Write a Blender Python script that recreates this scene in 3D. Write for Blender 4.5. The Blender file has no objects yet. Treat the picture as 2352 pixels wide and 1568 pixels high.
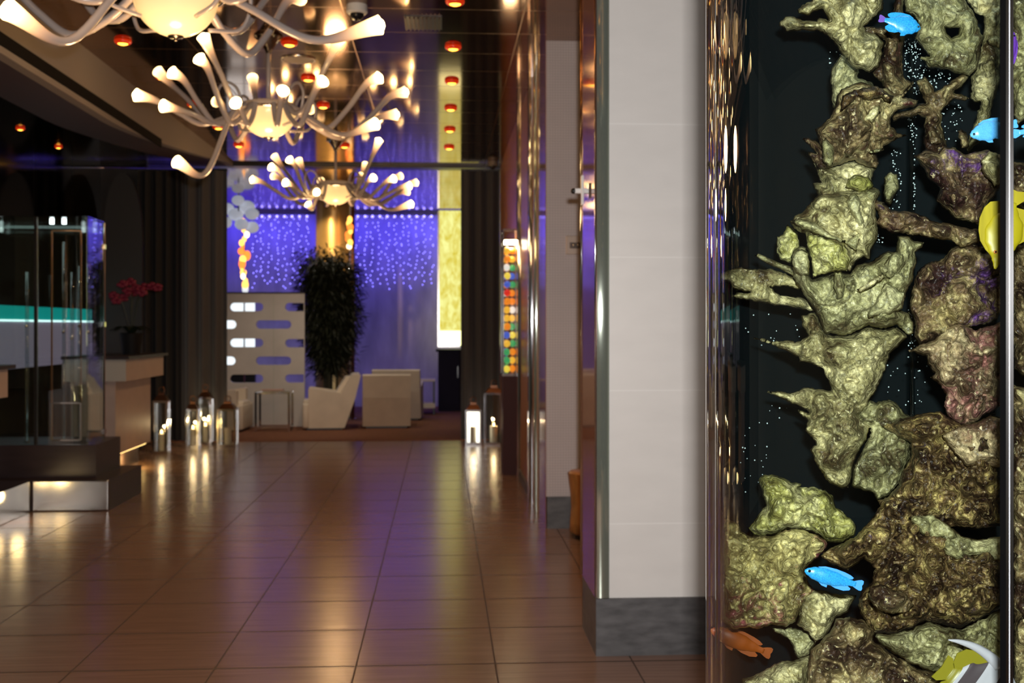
import bpy, bmesh, math, random
from mathutils import Vector, Matrix, noise
from mathutils.geometry import delaunay_2d_cdt
random.seed(7)
PI = math.pi
SC = bpy.context.scene
COL = SC.collection

# ------------------------------------------------------------------ camera model
# the lobby's long axis is +Y, its right is +X; the camera stands at the origin, eye 1.5 m
FPX, CX, HY, CAMZ, YAW = 2600.0, 1176.0, 750.0, 1.5, math.radians(3.54)
SA, CA = math.sin(YAW), math.cos(YAW)

def ray(px, py):
    u, v = (px - CX) / FPX, (HY - py) / FPX
    return Vector((SA + u * CA, CA - u * SA, v))

def at(px, py, Y):
    "point of the photograph on the lobby's cross plane Y"
    r = ray(px, py); t = Y / r.y
    return Vector((r.x * t, Y, CAMZ + r.z * t))

def dep(px, py, d):
    "point of the photograph at distance d along the camera's view"
    r = ray(px, py)
    return Vector((r.x * d, r.y * d, CAMZ + r.z * d))

# ------------------------------------------------------------------ materials
def new_mat(name):
    m = bpy.data.materials.new(name); m.use_nodes = True
    nt = m.node_tree; nt.nodes.clear()
    out = nt.nodes.new('ShaderNodeOutputMaterial')
    return m, nt, out

def N(nt, t, **kw):
    n = nt.nodes.new(t)
    for k, v in kw.items():
        if k in n.inputs: n.inputs[k].default_value = v
        else: setattr(n, k, v)
    return n

def c4(c): return (c[0], c[1], c[2], 1.0)

def pbr(name, col, rough=.5, metal=0., spec=.5, emit=None, es=0., var=0., vscale=8., bump=0., bscale=40., stretch=None, coat=0., sheen=0.):
    m, nt, out = new_mat(name)
    b = N(nt, 'ShaderNodeBsdfPrincipled')
    b.inputs['Base Color'].default_value = c4(col)
    b.inputs['Roughness'].default_value = rough
    b.inputs['Metallic'].default_value = metal
    b.inputs['Specular IOR Level'].default_value = spec
    b.inputs['Coat Weight'].default_value = coat
    b.inputs['Sheen Weight'].default_value = sheen
    if emit:
        b.inputs['Emission Color'].default_value = c4(emit); b.inputs['Emission Strength'].default_value = es
    tc = N(nt, 'ShaderNodeTexCoord'); vec = tc.outputs['Object']
    if stretch:
        mp = N(nt, 'ShaderNodeMapping'); mp.inputs['Scale'].default_value = stretch
        nt.links.new(vec, mp.inputs['Vector']); vec = mp.outputs['Vector']
    if var:
        no = N(nt, 'ShaderNodeTexNoise'); no.inputs['Scale'].default_value = vscale; no.inputs['Detail'].default_value = 5
        nt.links.new(vec, no.inputs['Vector'])
        mr = N(nt, 'ShaderNodeMapRange'); mr.inputs[1].default_value = .3; mr.inputs[2].default_value = .7
        mr.inputs[3].default_value = 1 - var; mr.inputs[4].default_value = 1 + var
        nt.links.new(no.outputs['Fac'], mr.inputs[0])
        mx = N(nt, 'ShaderNodeVectorMath', operation='SCALE'); mx.inputs[0].default_value = col[:3]
        nt.links.new(mr.outputs[0], mx.inputs['Scale']); nt.links.new(mx.outputs[0], b.inputs['Base Color'])
    if bump:
        no = N(nt, 'ShaderNodeTexNoise'); no.inputs['Scale'].default_value = bscale; no.inputs['Detail'].default_value = 4
        nt.links.new(vec, no.inputs['Vector'])
        bp = N(nt, 'ShaderNodeBump'); bp.inputs['Strength'].default_value = bump; bp.inputs['Distance'].default_value = .01
        nt.links.new(no.outputs['Fac'], bp.inputs['Height']); nt.links.new(bp.outputs[0], b.inputs['Normal'])
    nt.links.new(b.outputs[0], out.inputs[0])
    return m

def brushed(name, col, rough, metal=1.):
    "metal polished along Z: highlights spread sideways"
    m = pbr(name, col, rough, metal); nt = m.node_tree
    b = [n for n in nt.nodes if n.type == 'BSDF_PRINCIPLED'][0]
    b.inputs['Anisotropic'].default_value = .92
    t = N(nt, 'ShaderNodeTangent'); t.direction_type = 'RADIAL'; t.axis = 'Z'
    nt.links.new(t.outputs[0], b.inputs['Tangent']); return m

def emis(name, col, s):
    m, nt, out = new_mat(name)
    e = N(nt, 'ShaderNodeEmission'); e.inputs[0].default_value = c4(col); e.inputs[1].default_value = s
    nt.links.new(e.outputs[0], out.inputs[0]); return m

def glassy(name, tint, refl=1.0, rough=0.0, f0=.04):
    "clear sheet: light passes straight through, the surface reflects by the viewing angle"
    m, nt, out = new_mat(name)
    t = N(nt, 'ShaderNodeBsdfTransparent'); t.inputs[0].default_value = c4(tint)
    g = N(nt, 'ShaderNodeBsdfGlossy'); g.inputs['Roughness'].default_value = rough
    g.inputs[0].default_value = (refl, refl, refl, 1)
    lw = N(nt, 'ShaderNodeLayerWeight'); lw.inputs[0].default_value = .5
    p = N(nt, 'ShaderNodeMath', operation='POWER'); p.inputs[1].default_value = 5
    nt.links.new(lw.outputs['Facing'], p.inputs[0])
    ma = N(nt, 'ShaderNodeMath', operation='MULTIPLY_ADD'); ma.inputs[1].default_value = 1 - f0; ma.inputs[2].default_value = f0
    nt.links.new(p.outputs[0], ma.inputs[0])
    mx = N(nt, 'ShaderNodeMixShader')
    nt.links.new(ma.outputs[0], mx.inputs[0]); nt.links.new(t.outputs[0], mx.inputs[1]); nt.links.new(g.outputs[0], mx.inputs[2])
    nt.links.new(mx.outputs[0], out.inputs[0]); return m

def line_mask(nt, comp, period, off, width):
    "1 on thin joint lines every `period` along a component socket"
    a = N(nt, 'ShaderNodeMath', operation='ADD'); a.inputs[1].default_value = -off + 1000 * period
    nt.links.new(comp, a.inputs[0])
    w = N(nt, 'ShaderNodeMath', operation='MODULO'); w.inputs[1].default_value = period
    nt.links.new(a.outputs[0], w.inputs[0])
    l = N(nt, 'ShaderNodeMath', operation='LESS_THAN'); l.inputs[1].default_value = width
    nt.links.new(w.outputs[0], l.inputs[0]); return l.outputs[0]

def tiled(name, col, jcol, lines, rough=.2, metal=0., spec=.5, var=.15, stretch=(1, 1, 1), vscale=6., bump=0., bscale=3., jrough=.5, bstretch=(1, 1, 1)):
    "a surface with joint lines; lines = [(axis, period, offset, width), ...] in metres"
    m, nt, out = new_mat(name)
    b = N(nt, 'ShaderNodeBsdfPrincipled')
    b.inputs['Metallic'].default_value = metal; b.inputs['Specular IOR Level'].default_value = spec
    g = N(nt, 'ShaderNodeNewGeometry')
    sx = N(nt, 'ShaderNodeSeparateXYZ'); nt.links.new(g.outputs['Position'], sx.inputs[0])
    msk = None
    for ax, per, off, w in lines:
        k = line_mask(nt, sx.outputs['XYZ'.index(ax)], per, off, w)
        if msk is None: msk = k
        else:
            q = N(nt, 'ShaderNodeMath', operation='MAXIMUM'); nt.links.new(msk, q.inputs[0]); nt.links.new(k, q.inputs[1]); msk = q.outputs[0]
    mp = N(nt, 'ShaderNodeMapping'); mp.inputs['Scale'].default_value = stretch
    nt.links.new(g.outputs['Position'], mp.inputs[0])
    no = N(nt, 'ShaderNodeTexNoise'); no.inputs['Scale'].default_value = vscale; no.inputs['Detail'].default_value = 6
    nt.links.new(mp.outputs[0], no.inputs['Vector'])
    mr = N(nt, 'ShaderNodeMapRange'); mr.inputs[1].default_value = .3; mr.inputs[2].default_value = .7
    mr.inputs[3].default_value = 1 - var; mr.inputs[4].default_value = 1 + var
    nt.links.new(no.outputs['Fac'], mr.inputs[0])
    sc = N(nt, 'ShaderNodeVectorMath', operation='SCALE'); sc.inputs[0].default_value = col[:3]
    nt.links.new(mr.outputs[0], sc.inputs['Scale'])
    if msk is not None:
        mx = N(nt, 'ShaderNodeMix', data_type='RGBA'); mx.inputs[7].default_value = c4(jcol)
        nt.links.new(msk, mx.inputs[0]); nt.links.new(sc.outputs[0], mx.inputs[6]); nt.links.new(mx.outputs[2], b.inputs['Base Color'])
        ro = N(nt, 'ShaderNodeMapRange'); ro.inputs[3].default_value = rough; ro.inputs[4].default_value = jrough
        nt.links.new(msk, ro.inputs[0]); nt.links.new(ro.outputs[0], b.inputs['Roughness'])
    else:
        nt.links.new(sc.outputs[0], b.inputs['Base Color']); b.inputs['Roughness'].default_value = rough
    if bump:
        mb = N(nt, 'ShaderNodeMapping'); mb.inputs['Scale'].default_value = bstretch
        nt.links.new(g.outputs['Position'], mb.inputs[0])
        n2 = N(nt, 'ShaderNodeTexNoise'); n2.inputs['Scale'].default_value = bscale; n2.inputs['Detail'].default_value = 2
        nt.links.new(mb.outputs[0], n2.inputs['Vector'])
        bp = N(nt, 'ShaderNodeBump'); bp.inputs['Strength'].default_value = bump; bp.inputs['Distance'].default_value = .02
        nt.links.new(n2.outputs['Fac'], bp.inputs['Height']); nt.links.new(bp.outputs[0], b.inputs['Normal'])
    nt.links.new(b.outputs[0], out.inputs[0]); return m

# ------------------------------------------------------------------ mesh building
class MB:
    def __init__(s, M=None):
        s.v, s.f, s.mi, s.M, s.attr = [], [], [], M, None
    def add(s, vs, fs, mi=0):
        o = len(s.v)
        for p in vs:
            p = Vector(p); s.v.append(s.M @ p if s.M else p)
        for f in fs: s.f.append([o + i for i in f]); s.mi.append(mi)
        return s
    def box(s, x0, x1, y0, y1, z0, z1, mi=0):
        vs = [(x, y, z) for z in (z0, z1) for y in (y0, y1) for x in (x0, x1)]
        return s.add(vs, [(0, 2, 3, 1), (4, 5, 7, 6), (0, 1, 5, 4), (2, 6, 7, 3), (0, 4, 6, 2), (1, 3, 7, 5)], mi)
    def rbox(s, x0, x1, y0, y1, z0, z1, r=.02, mi=0, seg=3):
        bm = bmesh.new(); bmesh.ops.create_cube(bm, size=1)
        for v in bm.verts:
            v.co = Vector(((x0 + x1) / 2 + v.co.x * (x1 - x0), (y0 + y1) / 2 + v.co.y * (y1 - y0), (z0 + z1) / 2 + v.co.z * (z1 - z0)))
        bmesh.ops.bevel(bm, geom=bm.edges[:], offset=r, segments=seg, affect='EDGES', profile=.5)
        return s.bm(bm, mi)
    def bm(s, bm, mi=0):
        bm.verts.index_update()
        s.add([v.co.copy() for v in bm.verts], [[v.index for v in f.verts] for f in bm.faces], mi); bm.free(); return s
    def prism(s, poly, y0, y1, axis='Y', mi=0):
        "poly of (a, b) pushed along an axis: Y -> (a, y, b), X -> (x, a, b), Z -> (a, b, z)"
        def P(a, b, t): return {'Y': (a, t, b), 'X': (t, a, b), 'Z': (a, b, t)}[axis]
        n = len(poly)
        ar = sum(poly[i][0] * poly[(i + 1) % n][1] - poly[(i + 1) % n][0] * poly[i][1] for i in range(n))
        if (ar > 0) != (axis != 'Y'): poly = poly[::-1]
        vs = [P(a, b, y0) for a, b in poly] + [P(a, b, y1) for a, b in poly]
        fs = [list(range(n))[::-1], list(range(n, 2 * n))]
        fs += [(i, (i + 1) % n, n + (i + 1) % n, n + i) for i in range(n)]
        return s.add(vs, fs, mi)
    def tube(s, pts, rad, seg=10, cap=True, mi=0):
        pts = [Vector(p) for p in pts]; n = len(pts)
        if not hasattr(rad, '__len__'): rad = [rad] * n
        vs, fs = [], []
        t0 = (pts[1] - pts[0]).normalized()
        a = t0.orthogonal().normalized()
        for i, p in enumerate(pts):
            t = (pts[min(i + 1, n - 1)] - pts[max(i - 1, 0)])
            t = t.normalized() if t.length > 1e-9 else t0
            a = (a - t * a.dot(t)); a = a.normalized() if a.length > 1e-6 else t.orthogonal().normalized()
            b = t.cross(a)
            for k in range(seg):
                w = 2 * PI * k / seg
                vs.append(p + (a * math.cos(w) + b * math.sin(w)) * rad[i])
        for i in range(n - 1):
            for k in range(seg):
                k2 = (k + 1) % seg
                fs.append((i * seg + k, i * seg + k2, (i + 1) * seg + k2, (i + 1) * seg + k))
        if cap: fs += [list(range(seg))[::-1], [(n - 1) * seg + k for k in range(seg)]]
        return s.add(vs, fs, mi)
    def lathe(s, prof, c, seg=32, mi=0, a0=0., a1=2 * PI):
        "prof of (r, z) bottom to top about a vertical axis through c"
        full = abs(a1 - a0 - 2 * PI) < 1e-6; m = seg if full else seg + 1
        vs, fs = [], []
        for r, z in prof:
            for k in range(m):
                w = a0 + (a1 - a0) * k / seg
                vs.append((c[0] + r * math.cos(w), c[1] + r * math.sin(w), c[2] + z))
        for i in range(len(prof) - 1):
            for k in range(seg):
                k2 = (k + 1) % m
                fs.append((i * m + k, i * m + k2, (i + 1) * m + k2, (i + 1) * m + k))
        return s.add(vs, fs, mi)
    def ball(s, c, r, u=16, v=10, mi=0, sc=(1, 1, 1)):
        bm = bmesh.new(); bmesh.ops.create_uvsphere(bm, u_segments=u, v_segments=v, radius=r)
        for q in bm.verts: q.co = Vector((q.co.x * sc[0] + c[0], q.co.y * sc[1] + c[1], q.co.z * sc[2] + c[2]))
        return s.bm(bm, mi)

WORLD = {}
def wloc(o): return WORLD.get(o.name, Vector((0, 0, 0)))

def link(name, mb, mats, parent=None, smooth=False, loc=None, kind=None, label=None, cat=None, group=None, recalc=True):
    "links the builder's shape as ONE mesh object (world coordinates in, local out)"
    me = bpy.data.meshes.new(name)
    if parent is not None: o0 = wloc(parent)
    elif loc is not None: o0 = Vector(loc)
    else:
        lo = [min(v[i] for v in mb.v) for i in range(3)]; hi = [max(v[i] for v in mb.v) for i in range(3)]
        o0 = Vector(((lo[0] + hi[0]) / 2, (lo[1] + hi[1]) / 2, lo[2]))
    me.from_pydata([tuple(v - o0) for v in mb.v], [], mb.f)
    for m in (mats if isinstance(mats, (list, tuple)) else [mats]): me.materials.append(m)
    for p, i in zip(me.polygons, mb.mi): p.material_index = i; p.use_smooth = bool(smooth)
    if recalc:
        bm = bmesh.new(); bm.from_mesh(me); bmesh.ops.recalc_face_normals(bm, faces=bm.faces[:]); bm.to_mesh(me); bm.free()
    if mb.attr:
        at_ = me.attributes.new(mb.attr[0], 'FLOAT', 'POINT')
        at_.data.foreach_set('value', mb.attr[1])
    if smooth == 'auto':
        me.set_sharp_from_angle(angle=math.radians(38))
    me.update()
    o = bpy.data.objects.new(name, me); COL.objects.link(o)
    if parent is not None: o.parent = parent; WORLD[o.name] = o0
    else: o.location = o0; WORLD[o.name] = o0
    tag(o, label, cat, group, kind); return o

def tag(o, label=None, cat=None, group=None, kind=None):
    for k, v in (('label', label), ('category', cat), ('group', group), ('kind', kind)):
        if v: o[k] = v
    return o

def thing(name, loc, label, cat, group=None):
    o = bpy.data.objects.new(name, None); COL.objects.link(o); o.location = loc; WORLD[o.name] = Vector(loc)
    o.empty_display_size = .1
    return tag(o, label, cat, group)

def struct(name, mb, mats, smooth=False): return link(name, mb, mats, kind='structure', smooth=smooth, loc=(0, 0, 0))

def smooth_path(P, n=8):
    "Catmull-Rom through the points"
    P = [Vector(p) for p in P]; Q = [P[0] * 2 - P[1]] + P + [P[-1] * 2 - P[-2]]; out = []
    for i in range(1, len(Q) - 2):
        for k in range(n):
            t = k / n; a, b, c, d = Q[i - 1], Q[i], Q[i + 1], Q[i + 2]
            out.append(.5 * (2 * b + (c - a) * t + (2 * a - 5 * b + 4 * c - d) * t * t + (3 * b - a - 3 * c + d) * t ** 3))
    out.append(P[-1]); return out

def area(name, loc, target, sx, sy, power, col, spread=PI):
    l = bpy.data.lights.new(name, 'AREA'); l.shape = 'RECTANGLE'; l.size = sx; l.size_y = sy; l.energy = power; l.color = col
    l.spread = spread
    o = bpy.data.objects.new(name, l); COL.objects.link(o); o.location = loc
    o.rotation_euler = (Vector(target) - Vector(loc)).to_track_quat('-Z', 'Y').to_euler(); return o

def spot(name, loc, target, power, col, ang=60, blend=.5, r=.03):
    l = bpy.data.lights.new(name, 'SPOT'); l.energy = power; l.color = col; l.spot_size = math.radians(ang); l.spot_blend = blend; l.shadow_soft_size = r
    o = bpy.data.objects.new(name, l); COL.objects.link(o); o.location = loc
    o.rotation_euler = (Vector(target) - Vector(loc)).to_track_quat('-Z', 'Y').to_euler(); return o

def point(name, loc, power, col, r=.05):
    l = bpy.data.lights.new(name, 'POINT'); l.energy = power; l.color = col; l.shadow_soft_size = r
    o = bpy.data.objects.new(name, l); COL.objects.link(o); o.location = loc; return o

def new_camera():
    c = bpy.data.cameras.new('camera'); c.sensor_fit = 'HORIZONTAL'; c.sensor_width = 36.0; c.lens = FPX / 2352 * 36.0
    c.shift_y = -(784 - HY) / 2352; c.clip_start = .05; c.clip_end = 80
    c.dof.use_dof = True; c.dof.focus_distance = 2.12; c.dof.aperture_fstop = c.lens / 5.6
    o = bpy.data.objects.new('camera', c); COL.objects.link(o); o.location = (0, 0, CAMZ)
    o.rotation_euler = (PI / 2, 0, -YAW); SC.camera = o
new_camera()
FLASH, GLOW, DOWN, BLUE, LOUNGE, TANKL, EXPO = 155.0, 1.0, 1.0, 1.0, 1.0, 5.0, 0.0
# ================================================================== THE SETTING
CEIL = 3.63
m_floor = tiled('floor_tile', (.215, .124, .090), (.055, .034, .026), [('X', .616, .233, .0075), ('Y', .6, 5.03, .014)],
                rough=.23, spec=.32, var=.16, stretch=(.5, 9, 1), vscale=5, bump=.05, bscale=3, bstretch=(.4, 6, 1), jrough=.6)
m_carpet = pbr('rust_carpet', (.20, .075, .035), .95, var=.35, vscale=60, bump=.4, bscale=180)
m_ceil = tiled('copper_mirror_ceiling', (.275, .125, .047), (.30, .15, .06), [('Y', .61, 8.83, .012), ('X', 1.22, .55, .010)],
               rough=.085, metal=1, var=.25, stretch=(1, 1, 1), vscale=1.2, bump=.012, bscale=2.2, jrough=.3)
m_wood = pbr('warm_brown_panelling', (.40, .165, .065), .3, var=.18, vscale=3, stretch=(3, 3, .3))
m_stone = tiled('pale_stone_tile', (.80, .755, .715), (.86, .82, .78), [('Z', .61, .595, .006)], rough=.32, var=.025, vscale=5, stretch=(1, 1, 2.5))
m_greystone = tiled('grey_fabric_wall', (.60, .51, .50), (.50, .43, .42), [('Z', .02, 0, .006), ('X', .02, 0, .006)], rough=.55, var=.05)
m_base = pbr('grey_slate_skirting', (.095, .09, .092), .45, var=.35, vscale=9, stretch=(1, 1, 3))
m_mirror = brushed('mirror_strip', (.60, .66, .56), .085, .8)
m_chrome_strip = brushed('brushed_chrome_strip', (.62, .62, .66), .10)
m_copper = pbr('copper_tinted_mirror', (.52, .26, .21), .08, .6)
m_chrome = pbr('polished_chrome', (.78, .78, .80), .09, 1)
m_steel = pbr('brushed_steel', (.62, .60, .57), .22, 1, var=.12, vscale=5)
m_dark = pbr('near_black_panel', (.012, .010, .009), .35)
m_leftwall = tiled('dark_mirror_glass', (.10, .075, .06), (.02, .02, .02), [('Y', 1.3, 11.5, .012)], rough=.08, metal=1, var=.3, vscale=.8)
m_taupe = pbr('taupe_plaster', (.235, .198, .19), .75)
m_violet = pbr('aubergine_soffit', (.050, .022, .030), .6)
m_bluewall = pbr('lavender_fabric_wall', (.33, .30, .46), .8, var=.22, vscale=2.2, stretch=(2, 1, .6))
m_plain = pbr('sage_plaster', (.42, .45, .38), .8)

mb = MB(); mb.box(-7, 4.2, -3.5, 14.95, -.1, 0); struct('floor', mb, m_floor)
mb = MB(); mb.box(-7, 4.2, 14.95, 21.4, -.1, .006); struct('floor_carpet', mb, m_carpet)
mb = MB(); mb.box(-7, 4.2, -3.5, 21.4, CEIL, CEIL + .1); struct('ceiling', mb, m_ceil)
mb = MB(); mb.box(-4.62, -4.5, 7, 15.4, 0, CEIL); struct('wall_left', mb, m_leftwall)
mb = MB(); mb.box(-5.6, 2.2, 21.3, 21.4, 0, CEIL); struct('wall_back', mb, m_bluewall)
mb = MB(); mb.box(-5.6, -5.5, 15.4, 21.3, 0, CEIL); struct('wall_lounge_left', mb, m_bluewall)
mb = MB(); mb.box(2.1, 2.2, 15.2, 21.3, 0, CEIL); struct('wall_lounge_right', mb, m_bluewall)
mb = MB(); mb.box(-7, 4.2, -3.5, -3.4, 0, CEIL); struct('wall_front', mb, m_plain)
mb = MB(); mb.box(-7, -6.9, -3.4, 7, 0, CEIL); mb.box(-6.9, -4.62, 7, 7.1, 0, CEIL); struct('wall_left_near', mb, m_plain)
mb = MB(); mb.box(4.1, 4.2, -3.4, 8.4, 0, CEIL); struct('wall_right_near', mb, m_plain)
# right wall of the lobby, warm brown panelling from the doorway to the curtains
mb = MB(); mb.box(.77, .95, 9.1, 15.4, 0, CEIL); struct('wall_right', mb, m_wood)
# grey pier that faces the camera beyond the alcove
mb = MB(); mb.box(.775, 4.1, 8.4, 8.5, .235, CEIL); struct('wall_pier', mb, m_greystone)
mb = MB(); mb.box(.770, .776, 8.41, 9.05, 0, CEIL); struct('trim_pier_side', mb, m_copper)
mb = MB(); mb.box(.78, 4.1, 8.375, 8.5, 0, .235); struct('baseboard_pier', mb, m_base)
# near pillar: pale stone front, copper mirror flank, mirror strip and chrome edges
mb = MB(); mb.box(.705, 4.1, 5.14, 5.63, .26, CEIL); struct('wall_pillar', mb, m_stone)
mb = MB(); mb.box(.70, 4.1, 5.12, 5.62, 0, .26); struct('baseboard_pillar', mb, m_base)
mb = MB(); mb.box(.697, .705, 5.15, 5.63, .262, CEIL); struct('trim_pillar_flank', mb, m_copper)

def bulge(x0, x1, y, z0, z1, b, n=12):
    "vertical strip across X with a slightly convex polished face towards the room"
    poly = [(x1, y + .02), (x0, y + .02)] + [(x0 + (x1 - x0) * k / n, y - b * (1 - (2 * k / n - 1) ** 2)) for k in range(n + 1)]
    m = MB(); m.prism(poly, z0, z1, 'Z'); return m
struct('trim_pillar_mirror', bulge(.705, .762, 5.13, .262, CEIL, .0045), m_mirror, 'auto')
mb = MB(); mb.tube([(.698, 5.636, .262), (.698, 5.636, CEIL)], .0075); struct('trim_pillar_edge', mb, m_chrome, True)
mb = MB(); mb.tube([(.699, 5.143, .262), (.699, 5.143, CEIL)], .0035); struct('trim_pillar_corner', mb, m_chrome, True)
# staggered chrome mullions along the right wall
struct('trim_chrome_far', bulge(.743, .845, 11.1, 0, CEIL, .012), m_chrome_strip, 'auto')
struct('trim_chrome_mid', bulge(.738, .80, 9.62, 0, CEIL, .010), m_chrome_strip, 'auto')
struct('trim_chrome_near', bulge(.748, .788, 9.18, 0, CEIL, .006), m_mirror, 'auto')
mb = MB(); mb.box(.742, .77, 11.13, 11.25, 0, CEIL); mb.box(.738, .77, 9.64, 9.75, 0, CEIL); struct('trim_mullion_return', mb, m_copper)
mb = MB(); mb.box(.752, .772, 9.75, 14.9, 0, .10); struct('baseboard_right', mb, m_base)

# soffit along the left side: taupe fascia whose foot climbs towards the far end, underside and slot
def fz(y): return 3.19 if y < 9.6 else 3.19 + .40 * min(1, (y - 9.6) / 5.0) ** 1.25
ys = [7.0 + .25 * k for k in range(33)]
mb = MB(); vs = []
for y in ys: vs += [(-2.72, y, CEIL), (-2.72, y, fz(y))]
mb.add(vs, [(2 * i, 2 * i + 1, 2 * i + 3, 2 * i + 2) for i in range(len(ys) - 1)])
vs = []
for y in ys: vs += [(-2.80, y, CEIL), (-2.80, y, fz(y))]
o = len(mb.v); mb.add(vs, [(2 * i + 2, 2 * i + 3, 2 * i + 1, 2 * i) for i in range(len(ys) - 1)])
mb.f += [[2 * i + 1, o + 2 * i + 1, o + 2 * i + 3, 2 * i + 3] for i in range(len(ys) - 1)]; mb.mi += [0] * (len(ys) - 1)
n = len(ys) - 1
mb.f += [[0, o, o + 1, 1], [2 * n, 2 * n + 1, o + 2 * n + 1, o + 2 * n]]; mb.mi += [0, 0]
struct('ceiling_soffit_fascia', mb, m_taupe)
mb = MB(); vs = []
for y in ys: vs += [(-2.80, y, fz(y) + .004), (-3.25, y, fz(y) + .004)]
mb.add(vs, [(2 * i, 2 * i + 2, 2 * i + 3, 2 * i + 1) for i in range(n)])
vs = []
for y in ys: vs += [(-3.25, y, fz(y) + .004), (-4.5, y, fz(y) + .004)]
mb.add(vs, [(2 * i, 2 * i + 2, 2 * i + 3, 2 * i + 1) for i in range(n)], 1)
struct('ceiling_soffit_underside', mb, [m_violet, pbr('black_glass_panel', (.05, .04, .035), .1, 1)])
mb = MB(); mb.box(-2.722, -2.708, 7.02, 11.15, 3.235, 3.315); o = link('air_slot', mb, pbr('matt_black', (.006, .005, .005), .9, spec=.1), label='long black linear air slot in the taupe soffit fascia', cat='air vent')

# beam across the opening to the lounge
mb = MB(); mb.box(-5.5, 2.1, 14.96, 15.2, CEIL - .035, CEIL); struct('ceiling_beam', mb, m_dark)
mb = MB(); mb.box(-5.5, -3.9, 15.25, 15.35, 0, CEIL - .04); struct('wall_return_left', mb, m_dark)
mb = MB(); mb.box(.95, 2.1, 15.22, 15.35, 0, CEIL - .04); struct('wall_return_right', mb, m_dark)
# tall arched dark niche door on the left
A = []
for k in range(25):
    w = PI * k / 24; A.append((-3.87 + .235 * math.cos(w), 2.55 + .82 * math.sin(w)))
A = [(-3.635, 0.02)] + A + [(-4.105, .02)]
mb = MB(); mb.prism(A, 14.0, 14.08); link('arched_screen', mb, pbr('charcoal_leather', (.022, .018, .016), .5), label='tall charcoal screen with a rounded arch top behind the orchid', cat='screen')

# ------------------------------------------------------------------ curtains
def curtain(name, x0, x1, y, z0, z1, mat, label, amp=.045, per=.115):
    n = max(40, int((x1 - x0) / per * 14)); pts = []
    for k in range(n + 1):
        x = x0 + (x1 - x0) * k / n
        pts.append((x, y + amp * math.sin(2 * PI * (x - x0) / per + .6 * math.sin(5 * x)) + .012 * math.sin(31 * x)))
    poly = pts + [(x, yy + .012) for x, yy in pts[::-1]]
    m = MB(); nn = len(poly)
    for z in (z0, z1): m.v += [Vector((a, b, z)) for a, b in poly]
    m.f += [[i, (i + 1) % nn, nn + (i + 1) % nn, nn + i] for i in range(nn)]
    m.f += [[i, nn - 1 - i, nn - 2 - i, i + 1][::1] for i in range(n)]
    m.f += [[nn + i, nn + i + 1, nn + nn - 2 - i, nn + nn - 1 - i] for i in range(n)]
    m.mi = [0] * len(m.f)
    r = thing(name, ((x0 + x1) / 2, y, z0), label, 'curtain')
    link('fabric', m, mat, r, smooth='auto')
    t = MB(); t.box(x0, x1, y - .03, y + .03, z1 - .005, z1 + .022); link('heading_track', t, m_dark, r)
    return r
m_grey_drape = pbr('grey_brown_drape', (.080, .073, .076), .85, sheen=.3)
m_black_drape = pbr('black_drape', (.024, .021, .021), .9)
curtain('curtain', -3.40, -2.80, 15.0, .01, 3.54, m_grey_drape, 'grey brown floor-length curtain hanging beside the white slotted screen', per=.16)
curtain('curtain', -3.98, -3.42, 15.12, .01, 3.54, m_black_drape, 'black floor-length curtain hanging behind the orchid and the beige desk', per=.14)
curtain('curtain', .25, .765, 14.98, .01, 3.56, pbr('charcoal_drape', (.046, .043, .050), .88, sheen=.2), 'charcoal floor-length curtain beside the lit coloured-glass case', per=.15)
# ================================================================== CHANDELIERS
m_porc = None
def arm_material():
    m, nt, out = new_mat('white_glass_arm')
    b = N(nt, 'ShaderNodeBsdfPrincipled'); b.inputs['Base Color'].default_value = (.46, .39, .36, 1)
    b.inputs['Roughness'].default_value = .18; b.inputs['Coat Weight'].default_value = .3
    a = N(nt, 'ShaderNodeAttribute'); a.attribute_name = 'glow'
    r = N(nt, 'ShaderNodeValToRGB'); e = r.color_ramp.elements
    e[0].position = 0; e[0].color = (1, .33, .10, 1); e[1].position = 1; e[1].color = (1, .70, .30, 1)
    nt.links.new(a.outputs['Fac'], r.inputs[0]); nt.links.new(r.outputs[0], b.inputs['Emission Color'])
    p = N(nt, 'ShaderNodeMath', operation='POWER'); p.inputs[1].default_value = 2.2; nt.links.new(a.outputs['Fac'], p.inputs[0])
    q = N(nt, 'ShaderNodeMath', operation='MULTIPLY'); q.inputs[1].default_value = ARM_GLOW; nt.links.new(p.outputs[0], q.inputs[0])
    nt.links.new(q.outputs[0], b.inputs['Emission Strength'])
    nt.links.new(b.outputs[0], out.inputs[0]); return m
ARM_GLOW = 5.0
m_arm = arm_material()
m_bulb = emis('warm_bulb', (1, .66, .26), 26)
m_bowl = pbr('opal_glass_bowl', (.70, .60, .44), .25, emit=(1, .60, .21), es=.88, coat=.4)
m_bowl_rim = pbr('opal_glass_rim', (.62, .50, .42), .25, emit=(1, .55, .25), es=.10)

def tip_pos(c, r, px, py, near):
    q = ray(px, py); k = q.x / q.y
    a = k * k + 1; b = -2 * (k * c.x + c.y); d = c.x ** 2 + c.y ** 2 - r * r
    D = b * b - 4 * a * d
    Y = -b / (2 * a) if D < 0 else (-b + (-1 if near else 1) * math.sqrt(D)) / (2 * a)
    return at(px, py, Y)

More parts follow.
